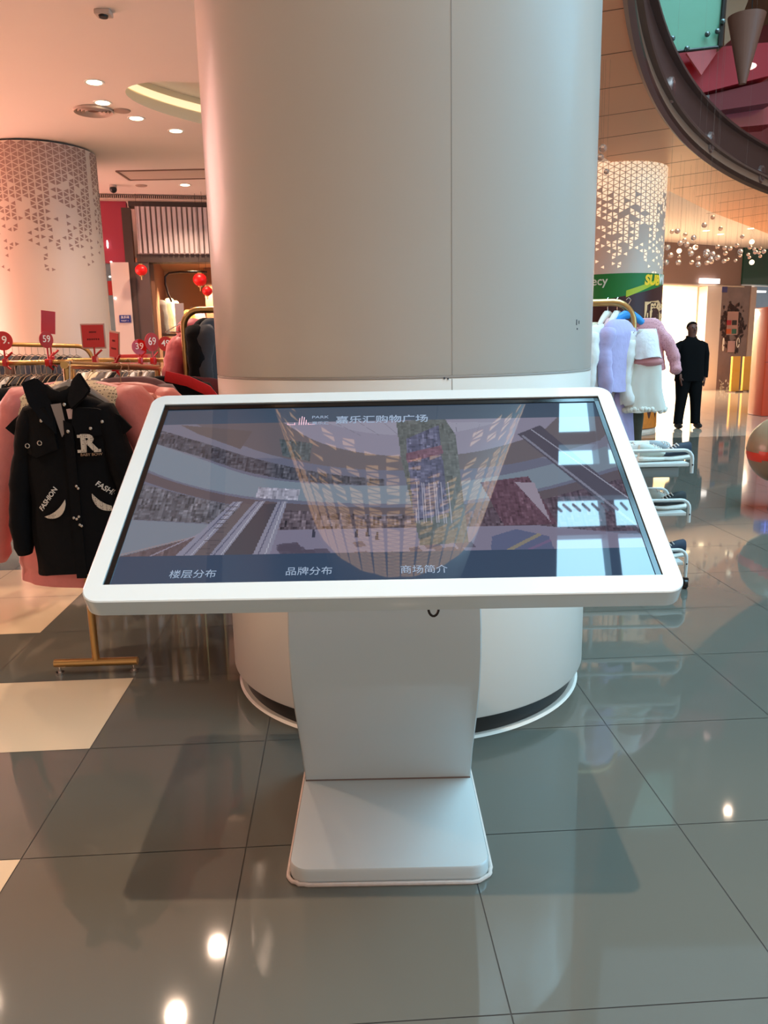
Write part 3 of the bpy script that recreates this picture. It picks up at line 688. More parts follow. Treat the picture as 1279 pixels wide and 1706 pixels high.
fabric('black', (9, 8, 11), sheen=0, spec=.2); fabric('navy', (26, 28, 48)); fabric('pink', (222, 128, 124), rough=.5); fabric('rose', (206, 86, 98), rough=.5)
fabric('palepink', (226, 176, 176)); fabric('mauve', (116, 92, 98)); fabric('red', (200, 26, 34)); fabric('maroon', (104, 26, 22))
fabric('cream', (222, 208, 178)); fabric('white', (226, 222, 216)); fabric('lavender', (178, 166, 206)); fabric('olive', (62, 58, 40)); fabric('grey', (96, 88, 86))
fabric('tan', (150, 108, 70)); fabric('skirt', (206, 202, 190)); fabric('brown', (74, 44, 32)); fabric('charcoal', (52, 50, 54))
yoke = pattern_mat('yoke_pattern', (226, 204, 168), (84, 62, 50), 70)
speckle = pattern_mat('speckle_pink', (214, 150, 156), (150, 84, 98), 90, cut=.3)
wire = mat('hanger_wire', (176, 158, 136), .3, metal=.6); hang_w = mat('hanger_white', (226, 216, 204), .4); hang_b = mat('hanger_blue', (40, 140, 206), .4)

# ================================================================== RACKS
def tee_foot(bm, p, u, half=.19, z=.055):
    n = Vector((-u.y, u.x, 0)); a = Vector((p[0], p[1], z)); tube(bm, [a-n*half, a+n*half], .019, 12)
def rack(label, P0, P1, group=None, arch=0.0, ends=(1, 1), rad=.017, half=.19, name='clothes_rack'):
    P0 = Vector(P0); P1 = Vector(P1); u = (P1-P0); u.z = 0; u.normalize()
    t = thing(name, label, 'clothes rack', (P0.x, P0.y, 0), 0, group); off_ = -Vector((P0.x, P0.y, 0))
    bm = bmesh.new()
    if arch:
        pts = []
        if ends[0]: pts += [P0+u*arch*(1-math.cos(R(a)))-Vector((0, 0, arch*(1-math.sin(R(a))))) for a in range(0, 91, 15)]
        else: pts.append(P0)
        if ends[1]: pts += [P1-u*arch*(1-math.cos(R(a)))-Vector((0, 0, arch*(1-math.sin(R(a))))) for a in range(90, -1, -15)]
        else: pts.append(P1)
    else: pts = [P0-u*.03, P1+u*.03]
    tube(bm, [p+off_ for p in pts], rad, 12); link('rail', bm, gold, t)
    for e, p in zip(ends, (P0, P1)):
        if not e: continue
        bm = bmesh.new(); tube(bm, [Vector((p.x, p.y, .055))+off_, Vector((p.x, p.y, p.z-arch))+off_], rad, 12); link('post', bm, gold, t)
        bm = bmesh.new(); tee_foot(bm, p+off_, u, half); link('foot', bm, gold, t)
        n = Vector((-u.y, u.x, 0))
        for s_ in (-1, 1):
            bm = bmesh.new(); q = Vector((p.x, p.y, 0))+off_+n*(s_*(half-.02)); cyl(bm, (q.x, q.y, 0), .019, .012, 16); cyl(bm, (q.x, q.y, .012), .008, .03, 10); link('levelling_foot', bm, chrome, t)
    return t
FR0 = aty(106, 608, 3.45); FR1 = aty(262, 613, 5.0); FR0.x = -1.345
rack('brass clothes rack with a T-shaped foot, its end post behind the black coat', FR0, FR1)
RA0, RA1 = aty(-90, 607, 5.4), aty(112, 603, 5.4)
rack('brass rack with packed dark clothes under the round 59 sign', RA0, RA1)
RB0, RB1 = aty(-60, 573, 6.6), aty(152, 576, 6.6)
rack('arched brown rack behind the round 59 sign', RB0, RB1, arch=.12)
RC0, RC1 = aty(120, 600, 6.2), aty(345, 600, 6.2)
rack('pale brass rack carrying the 69 and 49 signs', RC0, RC1)
RD0, RD1 = aty(304, 517, 4.95), Vector((-.62, 4.95, aty(304, 517, 4.95).z))
rack('tall arched brass rack left of the white column holding a rose puffer coat', RD0, RD1, arch=.10, rad=.02)
RE1 = aty(1056, 503, 5.5); RE0 = Vector((.75, 5.5, RE1.z))
rack('tall arched brass rack right of the white column holding children\'s clothes', RE0, RE1, arch=.14, rad=.024)

hw1 = hanger(wire); hw1.location = (0, 0, -50)
slims = {}
def slim(color, w, L, seed):
    k = (color, w, L, seed)
    if k not in slims:
        me_o = link('garment', slim_bm(w, L, .05, seed), fab[color], angle=70); slims[k] = me_o.data; bpy.data.objects.remove(me_o)
    return slims[k]
rnd = random.Random(11)
def ordn(n): return str(n)+({1: 'st', 2: 'nd', 3: 'rd'}.get(n % 10 if n not in (11, 12, 13) else 0, 'th'))
def pack(P0, P1, colors, step, where, Ls=(.5, .7), t0=.03, t1=.97, hang=True, drop=.09):
    P0 = Vector(P0); P1 = Vector(P1); u = P1-P0; L_ = u.length; ang = math.atan2(u.y, u.x)+math.pi/2
    n = int(L_*(t1-t0)/step)
    for i in range(n):
        p = P0+u*(t0+(t1-t0)*(i+.5)/n); c = colors[rnd.randrange(len(colors))]; rz = ang+rnd.uniform(-.16, .16)
        z_ = Vector((0, 0, -.055))
        me_ = slim(c, .40 if i % 2 else .44, Ls[i % len(Ls)], i % 3)
        o = bpy.data.objects.new('packed_garment', me_); COL.objects.link(o); o.location = p+z_+Vector((0, 0, -.035)); o.rotation_euler = (0, rnd.uniform(-.03, .03), rz)
        tag(o, f'{c} garment, {ordn(i+1)} from the left {where}', 'garment', f'garments {where}')
        h_ = bpy.data.objects.new('clothes_hanger', hw1.data); COL.objects.link(h_); h_.location = p+z_; h_.rotation_euler = (0, 0, rz)
        tag(h_, f'wire hanger, {ordn(i+1)} from the left {where}', 'hanger', f'wire hangers {where}')
pack(RA0, RA1, ['black', 'navy', 'charcoal', 'black', 'white', 'brown'], .034, 'on the rack under the round 59 sign', (.6, .7))
pack(RB0, RB1, ['black', 'navy', 'black', 'brown', 'charcoal'], .05, 'on the arched brown rack at the far left', (.62, .7), .1, .9)
pack(RC0, RC1, ['black', 'cream', 'charcoal', 'white', 'grey', 'brown'], .045, 'on the rack with the 69 and 49 signs', (.6, .7))
bpy.data.objects.remove(hw1)
# garments on the front rack, one behind another, facing the camera
def on_rail(t, P0, P1, Y, dz=-.075, rz=0.0, dx=0.0):
    P0 = Vector(P0); P1 = Vector(P1); k = (Y-P0.y)/(P1.y-P0.y); p = P0+(P1-P0)*k; t.location = p+Vector((dx, 0, dz)); t.rotation_euler = (0, 0, rz); return t
def add_hanger(t, m, label, dz=.03, w=1.0, wide=False):
    o = hanger(m); o.location = Vector(t.location)+Vector((0, 0, dz)); o.rotation_euler = t.rotation_euler; tag(o, label, 'hanger')
    return o

# black coat
bc = thing('black_coat', "child's black coat with an R badge and FASHION pockets at the rack front", 'coat', (-1.325, 3.37, 1.285), R(-3))
fb = fab['black']
bodyw, bodyL, bodyd = .40, .765, .15
link('body', body_bm(bodyw, bodyL, bodyd, 1.02, 0, 5, .06, .03, .09), fb, bc, angle=70)
for s_ in (-1, 1): link('sleeve', sleeve_bm(bodyw, .66, s_, .10, .075, .05, 0, -.01, 3), fb, bc, angle=70)
def cfront(x, z):     # front surface of the coat body
    q = min(1, abs(x)/(bodyw/2*1.0)); return -(bodyd/2)*(1+.2*(-z/bodyL))*(1-q**2.6)**.55-.004
def patch(name, pts, m, parent, th=.006, lift=.0, sub=6):
    bm = bmesh.new(); vs = [bm.verts.new((x, 0, z)) for x, z in pts]; f = bm.faces.new(vs)
    bmesh.ops.triangulate(bm, faces=[f]); bmesh.ops.subdivide_edges(bm, edges=bm.edges[:], cuts=2, use_grid_fill=False)
    for v in bm.verts: v.co.y = cfront(v.co.x, v.co.z)-lift-th*.5
    g_ = bmesh.ops.extrude_face_region(bm, geom=bm.faces[:])
    for v in [q for q in g_['geom'] if isinstance(q, bmesh.types.BMVert)]: v.co.y += th
    return link(name, bm, m, parent, angle=50)
# storm flaps, collar, placket
patch('shoulder_flap', [(-.275, -.135), (-.235, -.10), (-.17, -.062), (-.06, -.045), (-.035, -.10), (-.02, -.22), (-.12, -.255), (-.225, -.215), (-.235, -.17)], fb, bc, .012, .006)
patch('shoulder_flap', [(.06, -.045), (.15, -.055), (.225, -.09), (.27, -.14), (.235, -.17), (.17, -.165), (.12, -.17), (.075, -.20), (.05, -.11)], fb, bc, .012, .006)
def lapel(pts, th=.02):
    bm = bmesh.new(); extrude_poly(bm, [Vector((x, y, z)) for x, y, z in pts], Vector((0, th, 0)))
    bmesh.ops.bevel(bm, geom=bm.edges[:], offset=.006, segments=2, affect='EDGES'); return link('collar', bm, fb, bc)
lapel([(-.15, -.085, .055), (-.10, -.06, .075), (-.055, -.05, .03), (-.03, -.075, -.05), (-.015, -.11, -.16), (-.08, -.10, -.09), (-.13, -.09, -.03)])
lapel([(.045, -.05, .06), (.085, -.06, .095), (.14, -.09, .02), (.115, -.10, -.01), (.06, -.11, -.06), (.035, -.09, -.02)])
bm = bmesh.new(); tube(bm, [(-.075, -.03, .02), (-.04, -.055, -.0), (0, -.062, -.012), (.04, -.055, .0), (.07, -.03, .03)], [(.016, .03)]*5, 10); link('collar_stand', bm, fb, bc)
patch('inner_lining', [(-.035, -.035), (.008, -.030), (.022, -.14), (.0, -.17)], mat('lining', (150, 134, 126), .8), bc, .003, .002)
patch('neck_tag', [(.03, -.055), (.062, -.05), (.064, -.095), (.036, -.095)], mat('tag_pale', (206, 176, 172), .7), bc, .002, .006)
patch('front_placket', [(.012, -.10), (.05, -.12), (.052, -.775), (.008, -.775)], fb, bc, .006, .003)
sil = mat('snap_silver', (200, 196, 190), .25, metal=.9)
def snap(x, z, r=.008, ring_=False, lift=.012):
    bm = bmesh.new(); y = cfront(x, z)-lift
    if ring_:
        P = [(x+r*math.cos(R(a)), y, z+r*math.sin(R(a))) for a in range(0, 361, 30)]; tube(bm, P, .0026, 8)
    else: sphere(bm, (x, y, z), r, 14, 8, (1, .5, 1))
    link('eyelet' if ring_ else 'snap_button', bm, sil, bc)
for x, z in ((.035, -.145), (.125, -.135), (.168, -.11), (-.075, -.10), (.03, -.035)): snap(x, z, .0075, lift=.02)
for x, z in ((-.155, -.205), (-.092, -.192)): snap(x, z, .009, True, .02)
for x, z in ((.045, -.375), (.052, -.385), (.022, -.51), (.034, -.515), (.044, -.505), (.045, -.54), (.052, -.545)): snap(x, z, .006)
def ctext(s_, size, x, z, rot, m, name, bold=0, lift=.006, sx=1.0):
    bm = text_bm(s_, size, .0008, bold); bmesh.ops.transform(bm, matrix=Matrix.Rotation(rot, 4, 'Z') @ Matrix.Diagonal((sx, 1, 1, 1)), verts=bm.verts)
    for v in bm.verts:
        X_, Z_, D_ = v.co.x+x, v.co.y+z, v.co.z; v.co = (X_, cfront(X_, Z_)-lift-D_, Z_)
    return link(name, bm, m, bc, smooth=False)
pat2 = pattern_mat('badge_pattern', (214, 196, 176), (110, 84, 74), 130)
bm = bmesh.new()
rb = [(-.034, .045), (.012, .045), (.030, .036), (.034, .020), (.024, .004), (.014, .0), (.030, -.032), (.042, -.034), (.042, -.044), (.016, -.044), (-.004, -.004), (-.010, -.004), (-.010, -.034), (-.002, -.036), (-.002, -.044), (-.036, -.044), (-.036, -.036), (-.028, -.034), (-.028, .035), (-.036, .037)]
ctext('R', .088, .112, -.195, 0, pat2, 'badge_letter', .0045, .024, 1.15)
for (bx_, bz_, bw_) in ((-.026, -.031, .036), (-.026, .031, .030), (.032, -.031, .026)): patch('badge_serif', [(.112+bx_-bw_/2, -.197+bz_-.006), (.112+bx_+bw_/2, -.197+bz_-.006), (.112+bx_+bw_/2, -.197+bz_+.006), (.112+bx_-bw_/2, -.197+bz_+.006)], pat2, bc, .002, .022)
ctext('BABY BOW', .0165, .114, -.245, 0, mat('badge_text', (186, 150, 120), .7), 'badge_lettering', 0, .008)
lw = mat('letter_white', (226, 218, 208), .7)
ctext('FASHION', .030, -.085, -.43, R(50), lw, 'pocket_lettering', .0006, .008)
ctext('FASHION', .030, .172, -.405, R(-40), lw, 'pocket_lettering', .0006, .008)
def crescent(cx_, cz_, w_, flip):
    pts = []; n_ = 12
    for k in range(n_+1): t_ = k/n_; pts.append((t_-.5, -.32*math.sin(math.pi*t_)**.7))
    for k in range(n_, -1, -1): t_ = k/n_; pts.append((t_-.5, -.10*math.sin(math.pi*t_)-.001))
    a = R(28)*flip
    return [(cx_+w_*(x*math.cos(a)-z*math.sin(a)), cz_+w_*(x*math.sin(a)+z*math.cos(a))) for x, z in pts]
patch('pocket_trim', crescent(-.062, -.47, .125, 1.3), pat2, bc, .004, .005)
patch('pocket_trim', crescent(.155, -.445, .125, -1.2), pat2, bc, .004, .005)
hg = thing('clothes_hanger', 'grey plastic hanger with wide shoulders holding the black coat', 'hanger', (-1.33, 3.45, 1.30))
bm = bmesh.new(); tube(bm, [(-.15, .0, -.06), (-.07, -.02, .0), (0, -.02, .02), (.07, -.02, .0), (.15, .0, -.06)], [(.02, .012), (.03, .02), (.045, .03), (.03, .02), (.02, .012)], 12)
link('shoulder_bar', bm, mat('hanger_grey', (150, 140, 130), .35), hg); bm = bmesh.new(); tube(bm, [(0, -.02, .04), (0, -.01, .09), (.0, .0, .122), (0, .02, .115)], .003, 8); link('hook', bm, chrome, hg)

# pink coats behind it
def place(t, x, y, z, rz=0): t.location = (x, y, z); t.rotation_euler = (0, 0, rz); return t
p1 = garment('puffer_coat', "child's pink puffer coat with a patterned yoke directly behind the black coat", 'coat', .58, .92, .18, fab['pink'], .80, 1.16, .020, 21, .19, r0=.105)
place(p1, -1.37, 3.60, 1.335, R(-4))
bm = body_bm(.60, .15, .235, 1.0, 0, 4, .085, .02, .062, 40, 10); link('patterned_yoke', bm, yoke, p1, angle=70)
p2 = garment('puffer_coat', "child's pale pink puffer coat with a shoulder ruffle, right edge showing past the black coat", 'coat', .50, .84, .16, fab['pink'], .66, 1.15, .020, 31, .17, r0=.09)
place(p2, -1.24, 3.82, 1.315, R(6))
bm = bmesh.new()
for k in range(5):
    x = .10+.05*k; bmesh.ops.create_cone(bm, cap_ends=True, segments=12, radius1=.045, radius2=.012, depth=.05, matrix=Matrix.Translation((x, -.09, -.05-.022*k)) @ Matrix.Rotation(R(60), 4, 'Y') @ Matrix.Rotation(.4*k, 4, 'X'))
link('shoulder_ruffle', bm, mat('ruffle_pink', (232, 160, 150), .6, bump=.3), p2)
p3 = garment('jacket', 'mauve grey jacket hanging behind the pale pink puffer', 'jacket', .46, .7, .10, fab['mauve'], .55, 1.1, 0, 8, .12); place(p3, -1.27, 4.05, 1.335, R(5))
p4 = garment('jacket', 'black jacket with a bright red edge at the far end of the brass rack', 'jacket', .46, .66, .09, fab['black'], .5, 1.1, 0, 9, .10); place(p4, -1.16, 4.42, 1.325, R(8))
bm = bmesh.new(); tube(bm, [(-.02, -.05, .0), (.10, -.07, -.03), (.2, -.08, -.08), (.26, -.09, -.16), (.29, -.1, -.3)], [(.012, .03)]*5, 10); link('red_edge', bm, fab['red'], p4)
p5 = garment('jacket', 'dark maroon jacket at the back of the brass rack beside the rose puffer', 'jacket', .62, .66, .10, fab['maroon'], .5, 1.05, 0, 10, .14); place(p5, -1.15, 4.72, 1.31, R(4))
p6 = garment('jacket', 'brown jacket last on the brass rack', 'jacket', .44, .6, .08, fab['brown'], .5, 1.1, 0, 12, .08); place(p6, -1.38, 4.90, 1.30, R(0))
for t_, lb in ((p1, 'wire hanger of the patterned-yoke pink puffer'), (p2, 'wire hanger of the ruffled pink puffer'), (p3, 'wire hanger of the mauve jacket')):
    add_hanger(t_, wire, lb, .02)
# dark garments and a red one to the left behind the pink coat
for i, (x, y, c_, lb) in enumerate([(14, 4.6, 'black', 'black jacket hanging at the left edge behind the pink puffer'), (38, 4.9, 'brown', 'brown and tan jacket hanging left behind the pink puffer')]):
    q = aty(x, 640, y); t_ = garment('jacket', lb, 'jacket', .44, .8, .12, fab[c_], .5, 1.1, 0, 40+i, .06); place(t_, q.x, y, 1.27, R(60))
# rose puffer on the tall rack
pr = garment('puffer_coat', 'rose pink hooded puffer on the tall arched rack left of the white column', 'coat', .30, .62, .15, fab['rose'], .56, 1.2, .020, 77, .12, r0=.078)
place(pr, aty(321, 545, 5.1).x, 5.12, aty(322, 550, 5.1).z, R(40))
bm = bmesh.new(); sphere(bm, (0, .02, .0), .10, 20, 12, (1.05, .9, .75)); link('hood', bm, fab['rose'], pr)
add_hanger(pr, wire, 'wire hanger of the rose pink hooded puffer', .075)
for x, c_, lb in ((341, 'black', 'black coat squeezed between the rose puffer and the white column'), (352, 'charcoal', 'dark grey coat on the tall rack half hidden by the white column')):
    t_ = garment('coat', lb, 'coat', .42, .78, .09, fab[c_], .55, 1.1, 0, x, .05); place(t_, aty(x, 520, 4.95).x+.02, 4.97, aty(x, 530, 4.95).z, R(72))

# ---- right rack garments
def rg(name, label, cat, px_, topy, boty, w, d, color, sl, rz, Y=5.5, flare=1.1, seed=1, spread=.05, m=None, r0=.06, neck=.06):
    a = aty(px_, topy, Y); b_ = aty(px_, boty, Y); L_ = a.z-b_.z
    t = garment(name, label, cat, w, L_, d, m or fab[color], min(sl, L_) if sl else 0, flare, 0, seed, spread, r0=r0, neck=neck); place(t, a.x, Y, a.z, rz); return t
rg('sweater', 'cream ribbed sweater nearest the white column on the right rack', 'sweater', 992, 537, 690, .40, .12, 'cream', .48, R(50), 5.5, 1.2, 1, .06)
rg('sweater', 'second off-white sweater from the white column on the right rack', 'sweater', 1003, 540, 668, .40, .12, 'white', .5, R(48), 5.42, 1.2, 12, .06)
rg('blouse', 'pale pink blouse between the white sweaters and the lavender jacket', 'blouse', 1018, 530, 650, .34, .08, 'palepink', .42, R(60), 5.5, 1.1, 2)
lj = rg('jacket', 'lavender jacket with silver sequins on the right rack', 'jacket', 1030, 532, 650, .36, .13, 'lavender', .46, R(42), 5.4, 1.1, 3, .05)
bm = bmesh.new(); rr_ = random.Random(5)
for k in range(60): sphere(bm, (.10+rr_.uniform(-.025, .03), -.075+rr_.uniform(-.012, .008), -.08-rr_.uniform(0, .26)), rr_.uniform(.003, .007), 6, 4)
link('sequin_trim', bm, mat('sequin', (210, 210, 235), .1, metal=1), lj)
rg('skirt', 'long lavender pleated skirt hanging under the lavender jacket', 'skirt', 1037, 652, 745, .22, .10, 'lavender', 0, R(40), 5.45, 1.35, 4)
rg('shirt', 'long white shirt hanging right of the lavender jacket', 'shirt', 1054, 552, 672, .16, .07, 'white', .46, R(25), 5.42, 1.1, 6, .02, r0=.045, neck=.04)
rg('trousers', 'dark olive trousers hanging below the long white shirt', 'trousers', 1057, 665, 740, .13, .08, 'olive', 0, R(20), 5.5, 1.0, 7)
dr = rg('dress', 'white dress with a full tulle skirt at the end of the right rack', 'dress', 1077, 548, 684, .15, .13, 'skirt', 0, R(6), 5.42, 2.05, 8, m=mat('tulle', (214, 208, 196), .9, noise=.06, nscale=10))
bm = body_bm(.17, .19, .15, 1.2, 0, 9, .04, .06); link('bodice', bm, mat('bodice_white', (232, 226, 226), .8, bump=.5, nscale=30), dr, angle=70)
bm = bmesh.new(); rr2 = random.Random(3)
for k in range(40): a_ = 2*math.pi*k/40; sphere(bm, (.155*math.cos(a_), .085*math.sin(a_), -.535+rr2.uniform(-.01, .01)), .016+rr2.uniform(0, .006), 8, 6)
link('tulle_trim', bm, mat('tulle_trim', (222, 218, 206), .95, bump=.6, nscale=40), dr, angle=80)
bm = bmesh.new(); sphere(bm, (.01, -.01, -.215), .085, 20, 10, (1.25, 1.0, .55)); link('pink_waist', bm, mat('waist_pink', (196, 130, 130), .8, bump=.4), dr)
pj = rg('jacket', 'speckled pink tweed jacket with its sleeve stretched out to the right', 'jacket', 1078, 530, 616, .24, .13, 'pink', .40, R(-12), 5.58, 1.1, 10, .13, m=speckle, r0=.062, neck=.05)
for px_, y_, m_, lb in ((1046, 520, hang_b, 'blue plastic hanger at the curved end of the right rack'), (1028, 516, hang_w, 'white plastic hanger in the middle of the right rack'), (1012, 514, hang_w, 'white plastic hanger above the pale pink blouse')):
    q = aty(px_, y_, 5.5); o = thing('clothes_hanger', lb, 'hanger', (q.x, 5.5, RE1.z-.075), R(25 if m_ is hang_b else 55))
    bm = bmesh.new(); tube(bm, [(-.17, 0, -.085), (-.09, -.0, -.035), (-.03, 0, -.008), (.03, 0, -.008), (.09, 0, -.035), (.17, 0, -.085)], [(.012, .02), (.016, .026), (.022, .03), (.022, .03), (.016, .026), (.012, .02)], 10); link('shoulder_bar', bm, m_, o)
    bm = bmesh.new(); tube(bm, [(0, 0, .01), (0, 0, .06), (.02, 0, .09), (.0, 0, .105), (-.02, 0, .09)], .003, 8); link('hook', bm, chrome, o)

# ================================================================== PRICE SIGNS
redp = mat('sign_red', (206, 28, 28), .4, coat=.3); redc = mat('clip_red', (196, 16, 18), .35, coat=.3); clear = mat('acrylic_frame', (206, 170, 160), .15, coat=.5); txr = mat('sign_text', (240, 226, 214), .6, emit=.15); dkr = mat('sign_dark_text', (110, 12, 14), .7)
def clip(t, z0):
    bm = bmesh.new(); box(bm, (0, 0, .0), (.03, .045, .05), bevel=.006); tube(bm, [(0, 0, .02), (.02, 0, .04), (.05, 0, .065)], .007, 8); tube(bm, [(0, 0, -.02), (.03, 0, -.045)], .007, 8); link('clip', bm, redc, t)
    bm = bmesh.new(); tube(bm, [(0, 0, .02), (0, 0, z0)], .006, 8); link('stem', bm, redc, t)
def round_sign(label, px_, py_, Y, r_, stem, txt, rz=0.0):
    q = aty(px_, py_, Y); t = thing('price_sign', label, 'price sign', (q.x, q.y, q.z-stem), rz); clip(t, stem-r_*.9)
    M = frame_m((0, 0, stem), (1, 0, 0), (0, 0, 1))
    bm = bmesh.new(); bmesh.ops.create_cone(bm, cap_ends=True, segments=36, radius1=r_, radius2=r_, depth=.004, matrix=M); link('disc', bm, redp, t)
    text('price_lettering', txt, r_*1.15, frame_m((0, -.0035, stem+.004), (1, 0, 0), (0, 0, 1)), txr, t, .0006, .0006); return t
def card_sign(label, px_, py_, Y, w_, h_, stem, rz=0.0, tilt=0.0, frame=True, marks=True, clipped=True):
    q = aty(px_, py_, Y); t = thing('price_card', label, 'price sign', (q.x, q.y, q.z-stem), rz)
    if clipped: clip(t, stem-h_/2)
    rt = Matrix.Translation((0, 0, stem)) @ Matrix.Rotation(tilt, 4, 'Y')
    if frame: bm = bmesh.new(); box(bm, (0, .003, 0), (w_+.02, .004, h_+.02), bevel=.002); bmesh.ops.transform(bm, matrix=rt, verts=bm.verts); link('frame', bm, clear, t)
    bm = bmesh.new(); box(bm, (0, -.001, 0), (w_, .003, h_)); bmesh.ops.transform(bm, matrix=rt, verts=bm.verts); link('card', bm, redp, t)
    if marks:
        bm = bmesh.new()
        for zz, ww in ((h_*.18, w_*.35), (-h_*.14, w_*.6)):
            for k in range(6): box(bm, (-ww/2+ww*(k+.5)/6, -.0032, zz), (ww/9, .001, h_*.07))
        bmesh.ops.transform(bm, matrix=rt, verts=bm.verts); link('card_print', bm, dkr, t)
    return t
round_sign('round red price sign ending in 9 at the left edge of the photo', 5, 568, 5.35, .062, .14, '19.', R(5))
round_sign('narrow turned round red sign reading 59', 77, 566, 5.38, .055, .15, '59', R(62))
card_sign('tall plain red card standing above the 59 sign', 80, 537, 5.5, .095, .15, .25, R(42), R(6), False, False)
card_sign('square red card in a clear frame on a red stem before the left column', 155, 560, 5.4, .145, .145, .155, R(-2))
card_sign('tilted red card clamped by a big red clip to the brass rail', 190, 575, 4.55, .08, .135, .12, R(-38), R(8))
round_sign('small round red sign reading 39', 232, 578, 6.15, .058, .10, '39', R(35))
round_sign('tall narrow red sign reading 69', 253, 570, 6.15, .07, .14, '69', R(58))
round_sign('small round red sign reading 49 nearest the shop shelves', 276, 573, 6.15, .055, .13, '49', R(8))
q = aty(226, 594, 7.0); o = thing('display_box', 'long low red box lying behind the 39 sign', 'box', (q.x, 7.0, q.z-.07))
bm = bmesh.new(); box(bm, (0, 0, .06), (.24, .12, .06), bevel=.004); link('lid', bm, mat('box_red', (176, 46, 46), .5), o); bm = bmesh.new(); box(bm, (0, 0, .0), (.23, .11, .06), bevel=.004); link('tray', bm, mat('box_pink', (206, 120, 120), .5), o)
# support shelf for that box
o = thing('display_stand', 'pale pedestal hidden behind the packed rack carrying the red box', 'stand', (q.x, 7.0, 0)); bm = bmesh.new(); box(bm, (0, 0, (q.z-.10)/2), (.26, .16, q.z-.10), bevel=.005); link('column', bm, hang_w, o); bm = bmesh.new(); box(bm, (0, 0, .015), (.4, .3, .03), bevel=.005); link('base', bm, hang_w, o)

# ================================================================== PATTERNED COLUMNS
def triangles(r, seed, ztop, zcut, trim, full=.22, N=58, scale=1.0, backlim=.35):
    rn = random.Random(seed); bm = bmesh.new(); pitch = 2*math.pi*r/N; hh = pitch*1.08; rows = int((ztop-zcut)/(hh/2))
    for cidx in range(N):
        a0 = -math.pi/2+(cidx-N/2)*2*math.pi/N
        if abs(((a0+math.pi/2+trim) % (2*math.pi/4))) < 2*math.pi/N*.5: continue       # plain vertical seam
        mid = a0+math.pi/N
        if math.sin(mid) > backlim: continue          # far side, never in view
        for j in range(rows):
            z = ztop-.03-j*hh/2; f = j/rows
            pr_ = 1.0 if f < full else max(.04, 1-(f-full)*1.25)
            k = math.sin(cidx*.9+seed)*.5+math.sin(cidx*.37+j*.21+seed*2)*.5
            if rn.random() > pr_+k*.22*(f > .2): continue
            s_ = .80*(1-.38*f)
            flip = (j+cidx) % 2; w_ = pitch*s_*1.13; h_ = hh*s_*.95
            pts = [(-w_/2, -h_/2), (-w_/2, h_/2), (w_/2, 0)] if flip else [(w_/2, -h_/2), (w_/2, h_/2), (-w_/2, 0)]
            bm.faces.new([bm.verts.new(((r+.002)*math.cos(mid+x/r), (r+.002)*math.sin(mid+x/r), z+y)) for x, y in pts])
    return bm
def pat_column(name, label, c, r, seed, lit, ztop, zcut, trim):
    t = thing(name, label, 'column', (c[0], c[1], 0)); rn = random.Random(seed)
    bm = bmesh.new(); revolve(bm, (0, 0), [(r, 0), (r, ztop), (r-.015, ztop+.004), (r-.03, ztop)], 96); link('cladding', bm, mat('column_'+name, (222, 200, 184) if not lit else (186, 160, 142), .45), t)
    bm = bmesh.new(); revolve(bm, (0, 0), [(r-.12, ztop-.1), (r-.12, CZ)], 72); link('neck', bm, mat('neck_'+name, (104, 72, 66), .6), t)
    bm = triangles(r, seed, ztop, zcut, trim)
    link('lit_triangle_cutouts' if lit else 'triangle_cutouts', bm, mat('cut_lit', (255, 226, 190), .5, emit=.62) if lit else mat('cut_shade', (164, 128, 116), .6), t, smooth=False); return t  # unlit cutouts are flat triangles, the shade inside the holes painted brown
link('lit_triangle_cutouts', triangles(CR, 2, 6.0, 2.92, .5, .42, 44), mat('cut_lit_near', (255, 206, 150), .5, emit=1.7), col, smooth=False)
LC = (-4.72, 11.75); lcz = aty(100, 231, 10.95).z
pat_column('patterned_column', 'pale pink round column with small unlit triangle cutouts at the left', LC, .79, 4, False, lcz, 2.55, .3)
RCc = (3.90, 13.72); rcz = aty(1045, 251, 12.93).z
rc = pat_column('patterned_column', 'round column with glowing triangle cutouts above a green banner', RCc, .79, 9, True, rcz, 2.42, .06)
# banner wrapped round the right column
def rcyl(px_, py_, r=.80):
    d = ray(px_, py_); o_ = EYE-Vector((*RCc, 0)); a = d.x**2+d.y**2; b_ = 2*(d.x*o_.x+d.y*o_.y); c_ = o_.x**2+o_.y**2-r*r
    D = b_*b_-4*a*c_; t_ = (-b_-math.sqrt(max(D, 0)))/(2*a); q_ = EYE+d*t_; return math.atan2(q_.y-RCc[1], q_.x-RCc[0]), q_.z
bn = thing('wrap_banner', 'green and dark red advertising banner wrapped round the lit column', 'banner', (*RCc, 0))
zt = rcyl(1045, 455)[1]; zg = rcyl(1045, 500)[1]
def wrap(name, m, z0f, z1f, r=.80, a0=-math.pi*.98, a1=-.02, n=60):
    bm = bmesh.new(); lo = []; hi = []
    for k in range(n+1):
        a = a0+(a1-a0)*k/n; u_ = k/n; lo.append(bm.verts.new((r*math.cos(a), r*math.sin(a), z0f(a)))); hi.append(bm.verts.new((r*math.cos(a), r*math.sin(a), z1f(a))))
    for k in range(n): bm.faces.new((lo[k], lo[k+1], hi[k+1], hi[k]))
    return link(name, bm, m, bn)
aR = rcyl(1100, 470)[0]; aL = rcyl(995, 490)[0]; aM = rcyl(1043, 480)[0]
wrap('banner_body', mat('banner_dark', (62, 18, 20), .45), lambda a: .05, lambda a: zt)
def gl(a):
    u_ = (a-aL)/(aR-aL); return rcyl(1045, 499)[1]+.22*max(0, u_-.0)**1.3
wrap('green_band', mat('banner_green', (10, 112, 44), .45, emit=.06), gl, lambda a: zt+.001, .8015)
